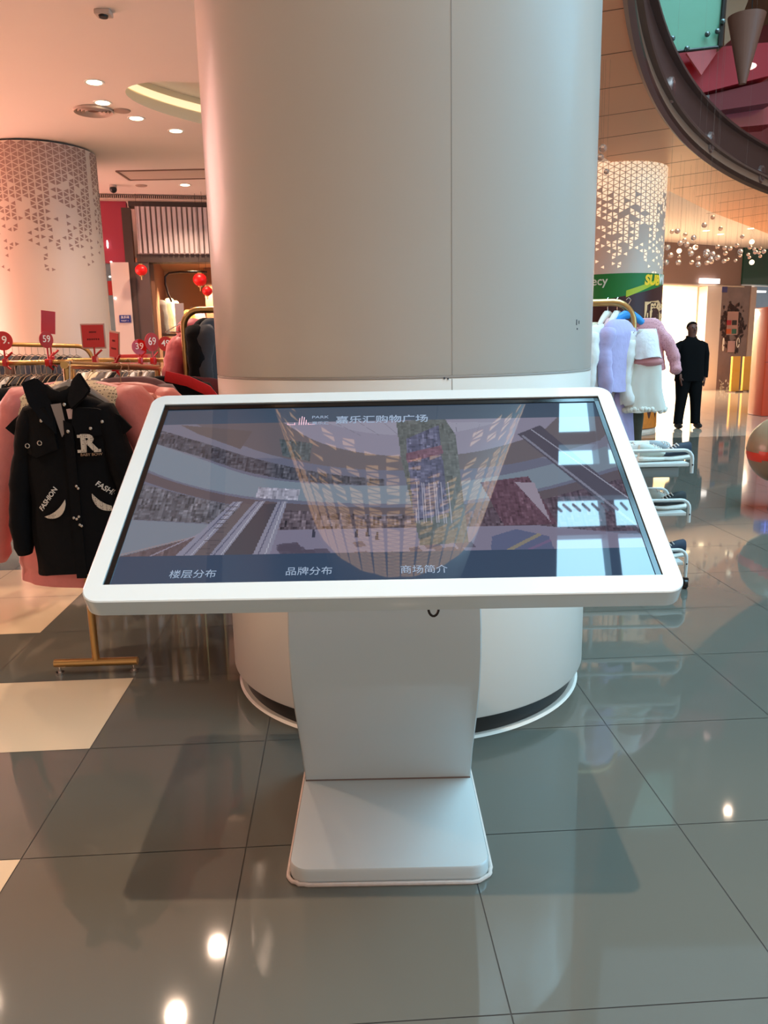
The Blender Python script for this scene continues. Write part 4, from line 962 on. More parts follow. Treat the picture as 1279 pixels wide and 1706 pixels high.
wrap('lime_stripe', mat('banner_lime', (176, 190, 30), .45, emit=.05), lambda a: rcyl(1045, 493)[1]+.28*max(0, (a-aM)/(aR-aM))-.02, lambda a: rcyl(1045, 484)[1]+.22*max(0, (a-aM)/(aR-aM)), .803, aM, -.05)
wrap('flame_base', mat('banner_flame', (206, 112, 30), .5, noise=.5, nscale=7), lambda a: .06, lambda a: rcyl(1078, 688)[1]+.1*math.sin(a*23), .803, aM, -.05)
def wtext(name, s_, size, px_, py_, m, bold=0.0, shear=0.0, sx=1.0, al='LEFT'):
    a0, z0 = rcyl(px_, py_); bm = text_bm(s_, size, .001, bold, al)
    for v in bm.verts:
        x = v.co.x*sx+v.co.y*shear; a = a0+x/.806; rr_ = .806+v.co.z; v.co = (rr_*math.cos(a), rr_*math.sin(a), z0+v.co.y)
    return link(name, bm, m, bn, smooth=False)
wtext('banner_lettering', 'SUB', .21, 1074, 467, mat('txt_yellow', (232, 190, 40), .5, emit=.2), .010, .12)
wtext('banner_lettering', 'WAY', .21, 1097, 466, mat('txt_white', (226, 226, 220), .5, emit=.15), .010, .12)
wtext('banner_lettering', 'pharmecy', .19, 1012, 468, mat('txt_pale', (200, 206, 190), .5, emit=.1), .002, 0, 1, 'RIGHT')
wtext('banner_lettering', '暖', .42, 1071, 525, mat('txt_sand', (226, 180, 130), .5, emit=.12), .012)
wtext('banner_lettering', '胃', .42, 1094, 525, mat('txt_sand', (226, 180, 130)), .012)

# ================================================================== LEFT STOREFRONT
PL = Plane((-4.846, 14.857), (-3.162, 15.212))
def facade(name, px_, off_, th, m, label=None, cat=None, kind=None, parent=None):
    pts = pquad(PLN[0], *px_, off_); o = prism(name, pts, PLN[0].n*th, m, parent)
    if kind: o['kind'] = kind
    if label: tag(o, label, cat)
    return o
PLN = [PL]
top = CZ
facade('trim_7', (120, 331, 420, 334), -.12, .12, mat('grille_trim', (206, 184, 168), .5), kind='structure')
gr = thing('linear_grille', 'slotted linear air grille along the ceiling in front of the left shops', 'grille', PL.at(260, 327)*1.0)
bm = bmesh.new(); A = PL.at(172, 324); Bq = PL.at(420, 330)
for k in range(90):
    p = PL.A+PL.u*(-.1+k*.035)+Vector((0, 0, CZ-.04))-PL.n*.10; box(bm, p-Vector(gr.location), (.012, .12, .05), rot=Matrix.Rotation(math.atan2(PL.u.y, PL.u.x), 4, 'Z'))
link('slats', bm, mat('slat', (206, 180, 164), .5), gr, smooth=False)
bm = bmesh.new(); p = PL.A+PL.u*1.45+Vector((0, 0, CZ-.03))-PL.n*.03; box(bm, p-Vector(gr.location), (3.2, .02, .06), rot=Matrix.Rotation(math.atan2(PL.u.y, PL.u.x), 4, 'Z')); link('slot_back', bm, mat('slot_dark', (84, 60, 50), .7), gr)
facade('sign_board', (150, 335, 213.5, 437), .02, .25, mat('rose_sign', (164, 52, 72), .5), 'plain crimson shop sign board beside the dark shop front', 'sign')
dkf = mat('shop_frame_dark', (72, 58, 52), .5)
facade('wall_shop_frame', (213.5, 335, 560, 346), .0, .3, dkf, kind='structure'); facade('wall_shop_frame', (213.5, 346, 228, 700), .0, .3, dkf, kind='structure')
facade('wall_shop_lintel', (228, 424, 560, 437), .0, .3, dkf, kind='structure')
facade('wall_shop_pier', (222, 437, 255, 800), .02, .3, mat('pier_brown', (92, 74, 70), .5), kind='structure')
rib = thing('ribbed_panel', 'white ribbed sign panel above the left shop entrance', 'sign panel', PL.at(290, 385))
pts = pquad(PL, 227, 346, 560, 424, -.02); prism('panel', [p-Vector(rib.location) for p in pts], PL.n*.06, mat('rib_groove_shade', (158, 140, 136), .6), rib)  # backing coloured darker to paint shade into the grooves between ribs
bm = bmesh.new()
for k in range(40):
    p = pts[0].lerp(pts[1], (k+.5)/40); box(bm, Vector((p.x, p.y, (pts[0].z+pts[2].z)/2))-Vector(rib.location)-PL.n*.02, (.058, .05, (pts[2].z-pts[0].z)*.97), rot=Matrix.Rotation(math.atan2(PL.u.y, PL.u.x), 4, 'Z'))
link('ribs', bm, mat('rib_white', (206, 190, 188), .5), rib, smooth=False)
facade('wall_white_pier', (192, 437, 222, 800), -.02, .3, mat('pier_white', (214, 196, 186), .5), kind='structure')
facade('wall_left_shop', (-220, 335, 150, 437), .04, .25, mat('rose_sign2', (150, 60, 84), .5), kind='structure')
facade('wall_left_glazing', (-220, 437, 192, 800), .3, .1, mat('blue_glass', (110, 140, 150), .15, noise=.3, nscale=2), kind='structure')
for (x, y, w_, h_, lb, c_) in ((179, 407, 3, 14, 'slim glowing white lamp on the edge of the crimson sign board', (255, 250, 240)), (185, 436, 4, 2, 'small lit lamp under the crimson sign board', (255, 250, 235)), (183, 461, 4, 3, 'upper small lamp in the narrow bluish shop window', (255, 250, 235)), (192, 497, 4, 4, 'lower bright lamp in the narrow bluish shop window', (255, 250, 240))):
    a = PL.at(x, y, -.04); bm = bmesh.new(); sphere(bm, (0, 0, 0), .5, 16, 10, (w_/1318*15*.9, .05, h_/1318*15*.9)); o = link('shop_lamp', bm, mat('shop_lamp', c_, .4, emit=3.0)); o.location = a; tag(o, lb, 'lamp')
o = prism('shop_poster', [p-PL.at(185, 475, .2) for p in pquad(PL, 180, 468, 191, 492, .2)], PL.n*.01, mat('poster_red', (150, 30, 30), .5)); o.location = PL.at(185, 475, .2); tag(o, 'small red poster in the narrow bluish shop window', 'poster')
bs = thing('wall_sign', 'small blue notice sign on the white pier left of the shop entrance', 'sign', PL.at(208, 531, -.04))
prism('plate', [p-Vector(bs.location) for p in pquad(PL, 199, 525, 218, 537.5, -.04)], PL.n*.015, mat('notice_blue', (44, 56, 130), .4), bs)
text('lettering', '洗手间', .05, frame_m(PL.at(208, 529, -.045)-Vector(bs.location), PL.u, (0, 0, 1)), txr, bs); text('lettering', 'TOILET →', .03, frame_m(PL.at(208, 534.5, -.045)-Vector(bs.location), PL.u, (0, 0, 1)), txr, bs)
o = text('sign_letter', 'S', .17, frame_m((0, 0, 0), PL.u, (0, 0, 1)), mat('sign_lit', (255, 250, 250), .5, emit=2.0), None, .01, .01); o.location = PL.at(4, 531, .0); tag(o, 'glowing white letter S at the left edge of the photo', 'letter')
# shop interior
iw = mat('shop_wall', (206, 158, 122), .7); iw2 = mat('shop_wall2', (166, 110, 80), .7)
a = PL.at(262, 800); u, n = PL.u, PL.n
def ibox(name, s0, s1, z0, z1, o0, o1, m, **k):
    """box in storefront coordinates: s along the facade from its left jamb, o depth behind it"""
    J = PL.at(258, 500); J.z = 0; pts = [J+u*s0+n*o0, J+u*s1+n*o0, J+u*s1+n*o1, J+u*s0+n*o1]; bm = bmesh.new(); extrude_poly(bm, [p+Vector((0, 0, z0)) for p in pts], Vector((0, 0, z1-z0))); return link(name, bm, m, smooth=False)
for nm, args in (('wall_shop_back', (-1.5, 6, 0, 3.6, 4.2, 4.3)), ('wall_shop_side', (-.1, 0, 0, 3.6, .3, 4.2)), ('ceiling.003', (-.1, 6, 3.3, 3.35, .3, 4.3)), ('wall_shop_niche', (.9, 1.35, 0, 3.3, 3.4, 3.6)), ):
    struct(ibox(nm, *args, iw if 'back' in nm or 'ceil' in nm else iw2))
J = PL.at(258, 500); J.z = 0
for k, (s_, o_) in enumerate(((.7, 1.2), (2.2, 1.2), (1.0, 3.0))):
    spot('shop_spot', J+u*s_+n*o_+Vector((0, 0, 3.2)), 420, (1, .78, .5), 110, .5, .05)
def shop_g(px_, ty, by, w, c_, lb, off_=1.4, rz=0, m=None, d=.12):
    a = PL.at(px_, ty, off_); b_ = PL.at(px_, by, off_); t = garment('garment', lb, 'garment', w, a.z-b_.z, d, m or fab[c_], .0, 1.15, 0, int(px_), neck=.05); place(t, a.x, a.y, a.z, rz); return t
shop_g(267, 500, 556, .24, 'grey', 'long dark coat hung just inside the left shop entrance', 1.4)
shop_g(281, 497, 553, .22, 'cream', 'cream coat with red collar hung inside the left shop', 1.45)
shop_g(290, 501, 554, .20, 'cream', 'second cream coat from the entrance inside the left shop', 1.5)
shop_g(314, 516, 546, .22, 'tan', 'yellow and tan garment seen through the arch of the tall rack', 1.5, m=mat('fabric_yellow', (226, 170, 70), .8))
shop_g(333, 518, 552, .22, 'palepink', 'pink white garment seen through the arch of the tall rack', 1.5)
shop_g(292, 576, 640, .34, 'white', 'bunch of white tops hanging low inside the left shop', 1.2)
shop_g(305, 574, 640, .30, 'white', 'second white top hanging low inside the left shop', 1.25)
sh = thing('wall_shelf', 'dark shelf under the coats inside the left shop', 'shelf', PL.at(278, 559, 1.3))
prism('board', [p-Vector(sh.location) for p in pquad(PL, 258, 556, 297, 560, 1.3)], PL.n*.35, mat('shelf_dark', (58, 36, 28), .5), sh)
prism('stock', [p-Vector(sh.location) for p in pquad(PL, 262, 568, 284, 600, 1.35)], PL.n*.3, mat('stock_grey', (120, 96, 86), .7, noise=.3), sh)
po = prism('shop_poster', [p-PL.at(300, 527, 1.2) for p in pquad(PL, 292, 505, 307, 551, 1.2)], PL.n*.01, mat('poster_white', (214, 206, 216), .5)); po.location = PL.at(300, 527, 1.2); tag(po, 'white poster standing inside the left shop', 'poster')
bm = bmesh.new(); tube(bm, [PL.at(x, y, .9) for x, y in ((345, 453), (300, 453), (281, 455), (275, 461), (275, 472), (280, 490), (286, 503))], .02, 8); o = link('hanging_hose', bm, mat('hose', (60, 34, 24), .5)); tag(o, 'dark curved hose hanging inside the left shop entrance', 'hose')
def lantern(px_, py_, r_px, lb, off_):
    q_ = PL.at(px_, py_, off_); r_ = r_px/1318*q_.y; t = thing('paper_lantern', lb, 'lantern', q_); bm = bmesh.new()
    sphere(bm, (0, 0, 0), r_, 24, 14, (1, 1, .92)); link('shade', bm, mat('lantern_red', (214, 16, 18), .4, emit=.25), t)
    bm = bmesh.new(); cyl(bm, (0, 0, r_*.86), r_*.35, r_*.15, 16); cyl(bm, (0, 0, -r_*1.02), r_*.35, r_*.15, 16); link('cap', bm, gold, t)
    bm = bmesh.new(); tube(bm, [(0, 0, -r_), (0, 0, -r_*1.6)], .012, 6); link('tassel', bm, gold, t); bm = bmesh.new(); tube(bm, [(0, 0, r_), (0, 0, CZ-q_.z)], .003, 5); link('cord', bm, dark_metal, t); return t
lantern(235, 450, 9.5, 'red paper lantern on the dark pier of the left shop', -.2)
lantern(333, 466, 11, 'red paper lantern inside the left shop close to the white column', -.3)
lantern(345, 485, 8, 'glowing lower red lantern half behind the white column', -.5)

# ================================================================== RIGHT STOREFRONTS
PR = Plane((8.1, 23.2), (12.1, 25.6)); PLN[0] = PR
facade('wall_right_fascia', (1000, 380, 1238, 475), 0, .3, mat('fascia_taupe', (150, 122, 112), .6), kind='structure')
facade('sign_board', (1238, 412, 1330, 475), -.05, .3, mat('sign_green', (10, 74, 60), .4, coat=.3), 'dark green shop sign board at the right edge of the photo', 'sign')
facade('shop_sign_light', (1169, 464, 1199, 472), -.12, .1, mat('sign_white', (255, 250, 244), .5, emit=2.2), 'small bright white lightbox above the lit shop entrance', 'light')
facade('trim_8', (1100, 474, 1240, 476.5), -.03, .1, mat('trim_pale', (220, 200, 180), .5), kind='structure')
facade('wall_right_pier', (1174, 476, 1198, 662), -.02, 1.2, mat('pier_cream', (232, 214, 200), .4), kind='structure')
facade('wall_marble_pier', (1198, 475, 1246, 662), .0, .4, mat('marble_brown', (128, 100, 92), .12, noise=.3, nscale=3), kind='structure')
facade('wall_right_jamb', (1246, 478, 1255, 662), -.02, .4, mat('jamb', (210, 190, 178), .4), kind='structure')
facade('wall_right_glass', (1255, 478, 1330, 662), .9, .1, mat('shop_blue', (120, 140, 156), .3, noise=.5, nscale=1.2, emit=.25, ecol=(140, 160, 180)), kind='structure')
facade('strip_light', (1252, 484, 1276, 487), .2, .1, mat('sign_white', (255, 250, 244)), 'white strip light in the bluish shop at the right edge', 'light')
facade('door_light_strip', (1254, 536, 1256.5, 592), .1, .1, mat('sign_white', (255, 250, 244)), 'thin vertical strip light beside the jamb of the bluish shop', 'light')
for (bx_, col_, lb) in (((1256, 562, 1268, 574), (150, 30, 44), 'small dark red shelf goods in the bluish shop'), ((1256, 545, 1270, 556), (90, 90, 130), 'small violet shelf goods in the bluish shop')): facade('shelf_goods', bx_, .4, .3, mat('goods_%d' % col_[0], col_, .5), lb, 'goods')
# lit shop behind
JR = PR.at(1090, 500); JR.z = 0; uR, nR = PR.u, PR.n
def rbox(name, s0, s1, z0, z1, o0, o1, m):
    pts = [JR+uR*s0+nR*o0, JR+uR*s1+nR*o0, JR+uR*s1+nR*o1, JR+uR*s0+nR*o1]; bm = bmesh.new(); extrude_poly(bm, [p+Vector((0, 0, z0)) for p in pts], Vector((0, 0, z1-z0))); return link(name, bm, m, smooth=False)
cw = mat('lit_shop_wall', (250, 238, 214), .6)
for nm, a_ in (('wall_shop_back', (-3, 4, 0, 3.2, 6, 6.1)), ('wall_shop_side', (-3, -2.9, 0, 3.2, .3, 6)), ('wall_shop_side', (2.2, 2.3, 0, 3.2, .3, 6)), ('ceiling.004', (-3, 4, 3.1, 3.2, .3, 6))): struct(rbox(nm, *a_, cw))
area('shop_ceiling_light', JR+uR*-.3+nR*3+Vector((0, 0, 3.0)), 3.5, 3.5, 1300, (1, .88, .72), JR+uR*-.3+nR*3)
tag(rbox('display_case', -.9, .55, 0, 2.0, 5.3, 5.9, mat('case_wood', (206, 168, 120), .5, noise=.35, nscale=4)), 'tall wooden display case at the back of the lit shop', 'cabinet')
tag(rbox('light_panel', .6, 1.9, .9, 2.2, 5.7, 5.95, mat('panel_lit', (255, 248, 228), .5, emit=.9)), 'glowing white wall panel behind the standing person', 'light panel')
cs = rbox('glass_counter', -1.2, 1.3, 0, .95, 2.4, 3.0, mat('counter', (240, 226, 200), .2, coat=.5)); tag(cs, 'low pale counter inside the lit shop left of the person', 'counter')
# marble pier decals
dk = thing('floral_decal', 'dark leafy decal spread over the brown marble pier', 'decal', PR.at(1222, 540, -.01)); rr_ = random.Random(9); bm = bmesh.new(); bl = bmesh.new()
for k in range(170):
    a_ = rr_.uniform(0, 6.28); px_ = 1220+rr_.gauss(0, 1)*3+math.cos(a_)*15*rr_.uniform(.75, 1.1); py_ = 545+math.sin(a_)*40*rr_.uniform(.7, 1.05)+rr_.gauss(0, 3)
    if not (1200 < px_ < 1243): continue
    c_ = PR.at(px_, py_, -.012)-Vector(dk.location); s_ = rr_.uniform(.025, .06); th = rr_.uniform(0, 6.28); pts = []
    for q_ in range(5): t_ = th+q_*1.2566; pts.append(c_+uR*(s_*math.cos(t_)*(1 if q_ else 1.9))+Vector((0, 0, s_*math.sin(t_)*(1 if q_ else 1.9))))
    extrude_poly(bm, pts, nR*.004)
for k in range(60):
    px_ = rr_.uniform(1198, 1214); py_ = rr_.uniform(632, 662); c_ = PR.at(px_, py_, -.014)-Vector(dk.location); s_ = rr_.uniform(.012, .04); pts = [c_+uR*(s_*math.cos(t_*1.57))+Vector((0, 0, s_*math.sin(t_*1.57))) for t_ in range(4)]; extrude_poly(bl, pts, nR*.004)
link('leaves', bm, mat('decal_dark', (58, 30, 26), .5), dk, smooth=False); link('white_blossoms', bl, mat('decal_white', (226, 220, 206), .5), dk, smooth=False)
ps = thing('notice_poster', 'pinkish notice with four coloured squares on the marble pier', 'poster', PR.at(1220, 538, -.03))
prism('sheet', [p-Vector(ps.location) for p in pquad(PR, 1211, 519, 1229, 558, -.03)], nR*.01, mat('sheet_pink', (190, 150, 140), .5), ps)
for (x, y, c_) in ((1214.5, 537.5, (176, 40, 50)), (1223.5, 537.5, (40, 32, 30)), (1213.5, 552, (206, 96, 40)), (1223, 552, (52, 110, 92))):
    pts = pquad(PR, x-3.6, y-4, x+3.6, y+4, -.045); prism('colour_square', [p-Vector(ps.location) for p in pts], nR*.01, mat('sq_%d' % c_[0], c_, .5), ps)
o = prism('paper_notice', [p-PR.at(1218, 577, -.03) for p in pquad(PR, 1212, 568, 1224, 587, -.03)], nR*.01, mat('notice_pink', (196, 158, 156), .6)); o.location = PR.at(1218, 577, -.03); tag(o, 'small plain pink paper below the four-square notice', 'notice')
o = prism('wall_sign', [p-PR.at(1207, 483, -.03) for p in pquad(PR, 1203, 477.5, 1211.5, 487, -.03)], nR*.02, mat('notice_blue2', (70, 70, 130), .5)); o.location = PR.at(1207, 483, -.03); tag(o, 'tiny blue sign high on the marble pier', 'sign')
# white outlined handles (door pulls) on the pier glass
for px_, h_, lb in ((1204.5, .38, 'slim white squiggle mark at the left edge of the marble pier'), (1229, .28, 'white outlined loop mark right of the pink paper')):
    c_ = PR.at(px_, 571 if px_ > 1210 else 574, -.03); bm = bmesh.new()
    tube(bm, [uR*(.06*math.cos(t_)*(.4 if px_ < 1210 else 1))+Vector((0, 0, h_/2*math.sin(t_))) for t_ in [k*.4 for k in range(16)]], .016, 6); o = link('white_mark', bm, mat('mark_white', (236, 230, 220), .5)); o.location = c_; tag(o, lb, 'decal')
# yellow stands
ym = mat('yellow_board', (214, 150, 24), .35, coat=.4)
for (x0, x1, lb) in ((1217, 1230, 'left of the two yellow board stands in front of the marble pier'), (1236, 1259, 'wider right-hand yellow board stand in front of the marble pier')):
    A = PR.at(x0, 652, -1.2); B = PR.at(x1, 652, -1.2); zt_ = PR.at(x0, 594, -1.2).z; t = thing('board_stand', lb, 'stand', (A+B)/2*1.0); t.location.z = 0; o_ = Vector(t.location)
    A.z = B.z = .03; pts = [A, B, Vector((B.x, B.y, zt_)), Vector((A.x, A.y, zt_))]; prism('board', [p-o_ for p in pts], nR*.06, ym, t); prism('base', [Vector((p.x, p.y, 0))-o_ for p in (A-nR*.15, B-nR*.15, B+nR*.2, A+nR*.2)], (0, 0, .03), mat('base_dark', (70, 46, 30), .5), t)
# orange machine at Y 14.5
om = mat('machine_orange', (206, 62, 24), .35, coat=.3)
q0 = atz(1258, 694); q1 = aty(1266, 511, q0.y); vm = thing('vending_machine', 'orange red vending machine with a dark screen at the right edge', 'vending machine', (q0.x+.56, q0.y, 0))
bm = bmesh.new(); box(bm, (0, .3, q1.z/2), (.9, .6, q1.z), bevel=.02); link('cabinet', bm, om, vm)
bm = bmesh.new(); box(bm, (.12, -.005, q1.z-.55), (.6, .02, .75), bevel=.01); link('screen', bm, mat('vm_screen', (50, 52, 80), .1, coat=.5), vm)
bm = bmesh.new(); box(bm, (0, -.003, q1.z*.50), (.9, .012, .008)); box(bm, (.0, -.006, .55), (.5, .02, .35), bevel=.01); link('door_seam', bm, mat('vm_dark', (96, 30, 20), .5), vm)
bm = bmesh.new(); box(bm, (.10, -.008, q1.z-1.08), (.30, .01, .07), bevel=.005); link('label_plate', bm, mat('vm_gold', (150, 90, 40), .5), vm)
bz = aty(1268, 483, q0.y).z
bm = bmesh.new(); box(bm, (.10, .2, (bz+q1.z)/2), (.75, .3, bz-q1.z-.02), bevel=.01); link('light_header', bm, mat('vm_blue', (26, 20, 110), .3, emit=.35, ecol=(60, 50, 200)), vm)
bm = bmesh.new()
for zz in (.3, .7): box(bm, (.1, .045, q1.z+(bz-q1.z)*zz), (.72, .01, .012))
for xx in (-.18, -.1, .1): box(bm, (xx, .045, (q1.z+bz)/2), (.012, .01, (bz-q1.z)*.7))
link('header_lines', bm, mat('vm_lines', (130, 130, 255), .5, emit=1.2), vm)
# beige and orange ride body
q2 = aty(1296, 748, 6.8); rd = thing('ride_seat', 'rounded beige seat shell with an orange stripe cut by the right edge', 'seat', (q2.x, q2.y, 0)); zc_ = q2.z
bm = bmesh.new(); sphere(bm, (0, 0, zc_), .26, 40, 28, (.92, 1.2, 1.12)); 
for v in bm.verts:
    if v.co.z > zc_: v.co.x *= 1+.25*(v.co.z-zc_)/.3; v.co.x += .22*(v.co.z-zc_)
link('shell', bm, mat('shell_beige', (140, 118, 92), .35, coat=.3), rd)
bm = bmesh.new(); sphere(bm, (0, 0, zc_), .263, 64, 48, (.92, 1.2, 1.12))
bmesh.ops.delete(bm, geom=[f for f in bm.faces if abs((f.calc_center_median().z-zc_)-.55*f.calc_center_median().x-.07) > .042], context='FACES')
for v in bm.verts:
    if v.co.z > zc_: v.co.x *= 1+.25*(v.co.z-zc_)/.3; v.co.x += .22*(v.co.z-zc_)
link('stripe', bm, mat('stripe_red', (214, 52, 22), .35, coat=.3), rd)
bm = bmesh.new(); cyl(bm, (.06, 0, 0), .035, zc_-.2, 20); cyl(bm, (.06, 0, 0), .10, .02, 28); link('pedestal', bm, mat('ride_foot', (120, 50, 30), .4), rd)

# ================================================================== GLASS BUBBLES
gb = bpy.data.materials.new('bubble_glass'); gb.use_nodes = True; b = gb.node_tree.nodes['Principled BSDF']; b.inputs['Base Color'].default_value = (.72, .60, .54, 1); b.inputs['Roughness'].default_value = .03; b.inputs['Transmission Weight'].default_value = .9; b.inputs['IOR'].default_value = 1.25
b.inputs['Emission Color'].default_value = (1, .85, .7, 1); b.inputs['Emission Strength'].default_value = .02
bub = [(1110, 437, 5), (1117, 425, 5), (1130, 437, 5), (1112, 412, 5), (1133, 405, 5), (1131, 427, 3), (1152, 437, 4), (1144, 407, 5), (1149, 415, 4), (1151, 422, 5), (1160, 411, 3), (1163, 430, 4), (1163, 440, 5), (1177, 420, 6), (1176, 424, 5), (1187, 423, 5), (1184, 432, 5), (1185, 436, 4), (1177, 438, 4), (1195, 429, 5), (1195, 411, 4), (1207, 413, 4), (1208, 422, 4), (1206, 435, 4), (1212, 432, 3), (1216, 414, 4), (1225, 434, 3), (1227, 409, 4), (1233, 419, 5), (1233, 426, 3), (1246, 424, 3), (1248, 429, 3), (1249, 412, 4), (1256, 415, 3), (1258, 420, 4), (1264, 421, 3), (1266, 414, 3), (1266, 427, 3), (1272, 419, 4), (1119, 386, 4), (1128, 385, 5), (1141, 391, 4), (1155, 396, 5), (1140, 400, 4), (1187, 362, 4), (1173, 375, 5), (1200, 381, 4), (1236, 394, 4), (1004, 247, 7), (1000, 262, 6), (1010, 286, 5)]
btm = None; bub.sort()
for i, (x, y, r_) in enumerate(bub):
    Y_ = 10.5+((i*37) % 11)*.35 if r_ >= 5 else 15+((i*29) % 9)*.4
    if x < 1020: Y_ = 8.5
    q_ = aty(x, y, Y_); rr_ = .86*r_/1318*Y_
    if btm is None:
        bm = bmesh.new(); sphere(bm, (0, 0, 0), 1, 18, 12); k_ = link('tmp', bm, gb); btm = k_.data; bpy.data.objects.remove(k_)
    t = thing('glass_bubble', f'clear glass bubble, {ordn(i+1)} from the left of those hanging over the walkway', 'ornament', q_, 0, 'clear glass bubbles hanging over the walkway')
    o = bpy.data.objects.new('bubble', btm); COL.objects.link(o); o.parent = t; o.scale = (rr_, rr_, rr_)
    zt_ = (CZ if math.hypot(q_.x-AC[0], q_.y-AC[1]) > AR else UZ)-q_.z
    bm = bmesh.new(); tube(bm, [(0, 0, rr_*.9), (0, 0, max(zt_, rr_+.05))], .0007, 4, cap=False); link('thread', bm, mat('thread', (120, 100, 90), .5), t)
for x, y, lb in ((1131, 418, 'bright glowing glass bubble at the left of the cluster'), (1158, 412, 'large bright glowing bubble in the middle of the cluster'), (1252, 403, 'bright glowing bubble near the ceiling above the green sign'), (1252, 437, 'lowest bright glowing bubble in front of the green sign')):
    q_ = aty(x, y, 16); t = thing('glowing_bubble', lb, 'ornament', q_, 0); bm = bmesh.new(); sphere(bm, (0, 0, 0), .048, 16, 10); link('bulb', bm, mat('bulb_lit', (255, 232, 196), .4, emit=1.6), t)
    bm = bmesh.new(); tube(bm, [(0, 0, .05), (0, 0, CZ-q_.z)], .0015, 4, cap=False); link('thread', bm, mat('thread', (190, 170, 150)), t)

# ================================================================== SHOE RACK WITH SHOES
sr_m = mat('rack_white', (206, 208, 204), .35, coat=.3); YR = 4.58
sx1 = aty(1150, 775, YR).x; sr = thing('shoe_rack', 'white tubular three-tier shoe rack on casters right of the kiosk', 'shoe rack', (1.40, YR, 0)); so = -Vector((1.40, YR, 0)); sx0 = .93
tz = [aty(1110, 938, YR).z, aty(1110, 856, YR).z, aty(1110, 774, YR).z]; tier_z = tz
for z_ in tz:
    bm = bmesh.new(); box(bm, Vector(((sx0+sx1)/2, YR+.13, z_))+so, (sx1-sx0-.03, .30, .022), bevel=.004); link('tray', bm, sr_m, sr)
    for yy, hh in ((YR-.02, .085), (YR+.28, .10)):
        e1 = sx1 - (.0 if yy < YR+.1 else .02); dn = .05; pts = [Vector((sx0, yy, z_-dn)), Vector((sx0, yy, z_+hh-.05))]
        pts += [Vector((sx0+.05*(1-math.cos(R(a))), yy, z_+hh-.05+.05*math.sin(R(a)))) for a in (20, 45, 70, 90)]
        pts += [Vector((e1-.05*(1-math.sin(R(a))) , yy, z_+hh-.05+.05*math.cos(R(a)))) for a in (0, 20, 45, 70, 90)]; pts += [Vector((e1, yy, z_-dn))]
        bm = bmesh.new(); tube(bm, [p+so for p in pts], .0105, 10); link('guard_rail', bm, sr_m, sr)
        bm = bmesh.new(); sphere(bm, Vector((e1, yy-.011, z_))+so, .005, 10, 6); link('screw', bm, dark_metal, sr)
for xx in (1.05, 1.25):
    for yy in (YR+.02, YR+.25):
        bm = bmesh.new(); tube(bm, [Vector((xx, yy, .05))+so, Vector((xx, yy, tz[2]+.02))+so], .012, 10); link('post', bm, sr_m, sr)
for xx in (sx0, sx1):
    for yy in (YR-.02, YR+.28):
        bm = bmesh.new(); tube(bm, [Vector((xx, yy, .07))+so, Vector((xx, yy, tz[0]-.04))+so], .0105, 8); link('leg', bm, sr_m, sr)
        bm = bmesh.new(); c_ = Vector((xx, yy, .03))+so; bmesh.ops.create_cone(bm, cap_ends=True, segments=20, radius1=.03, radius2=.03, depth=.018, matrix=Matrix.Translation(c_) @ Matrix.Rotation(R(90), 4, 'Y')); box(bm, c_+Vector((0, 0, .025)), (.03, .03, .02)); link('caster', bm, black, sr)
bm = bmesh.new(); box(bm, Vector((sx1-.22, YR+.10, tz[2]-.045))+so, (.30, .22, .06), bevel=.005); link('under_bin', bm, mat('bin_grey', (120, 124, 122), .5), sr)
def shoe(label, loc, rz, up, sole=(222, 218, 208), lace=(220, 216, 210)):
    t = thing('sneaker', label, 'shoe', loc, rz); t.scale = (1.05, 1.05, 1.35); key = '%d' % sum(up)
    def sec(x, w, z0, z1, n=12): return [Vector((x, w/2*math.cos(2*math.pi*k/n), (z0+z1)/2+(z1-z0)/2*math.sin(2*math.pi*k/n))) for k in range(n)]
    bm = bmesh.new(); rings_loft(bm, [sec(-.095, .03, 0, .024), sec(-.08, .062, 0, .028), sec(-.03, .062, 0, .024), (sec(.04, .078, 0, .022)), sec(.08, .066, .002, .024), sec(.102, .03, .006, .024)]); link('sole', bm, mat('sole_%d' % sum(sole), sole, .6), t)
    bm = bmesh.new(); rings_loft(bm, [sec(-.09, .03, .02, .075), sec(-.075, .056, .018, .082), sec(-.035, .058, .018, .078), sec(0, .062, .018, .070), sec(.04, .070, .018, .052), (sec(.075, .060, .018, .042)), sec(.098, .026, .018, .032)]); link('upper', bm, mat('upper_'+key, up, .7), t)
    bm = bmesh.new()
    for k in range(4): x = -.005+k*.016; z = .073-k*.006; tube(bm, [(x, -.022, z-.008), (x+.004, 0, z+.001), (x, .022, z-.008)], .0028, 6)
    link('laces', bm, mat('lace_%d' % sum(lace), lace, .8), t); return t
z3, z2, z1 = tz[2]+.012, tz[1]+.012, tz[0]+.012
shoe('pale grey sneaker on the top tier of the shoe rack, nearer the kiosk', (1.60, YR+.07, z3), R(12), (196, 200, 190)); shoe('navy and white sneaker on the top tier of the shoe rack near its end', (1.74, YR+.09, z3), R(-170), (34, 40, 56))
shoe('silver grey sneaker at the back of the top tier', (1.70, YR+.20, z3), R(8), (150, 154, 156)); shoe('white sneaker behind the pale grey one on the top tier', (1.52, YR+.20, z3), R(170), (214, 210, 204))
shoe('black and white sneaker on the middle tier of the shoe rack', (1.715, YR+.07, z2), R(-172), (26, 28, 30)); shoe('white sneaker at the back of the middle tier', (1.68, YR+.20, z2), R(5), (200, 196, 190)); shoe('charcoal sneaker at the back of the middle tier by the kiosk', (1.50, YR+.18, z2), R(10), (60, 62, 70))
shoe('dark blue sneaker on the bottom tier of the shoe rack', (1.74, YR+.08, z1), R(-168), (28, 36, 56)); shoe('grey sneaker on the bottom tier behind the dark blue one', (1.70, YR+.20, z1), R(6), (120, 124, 130))

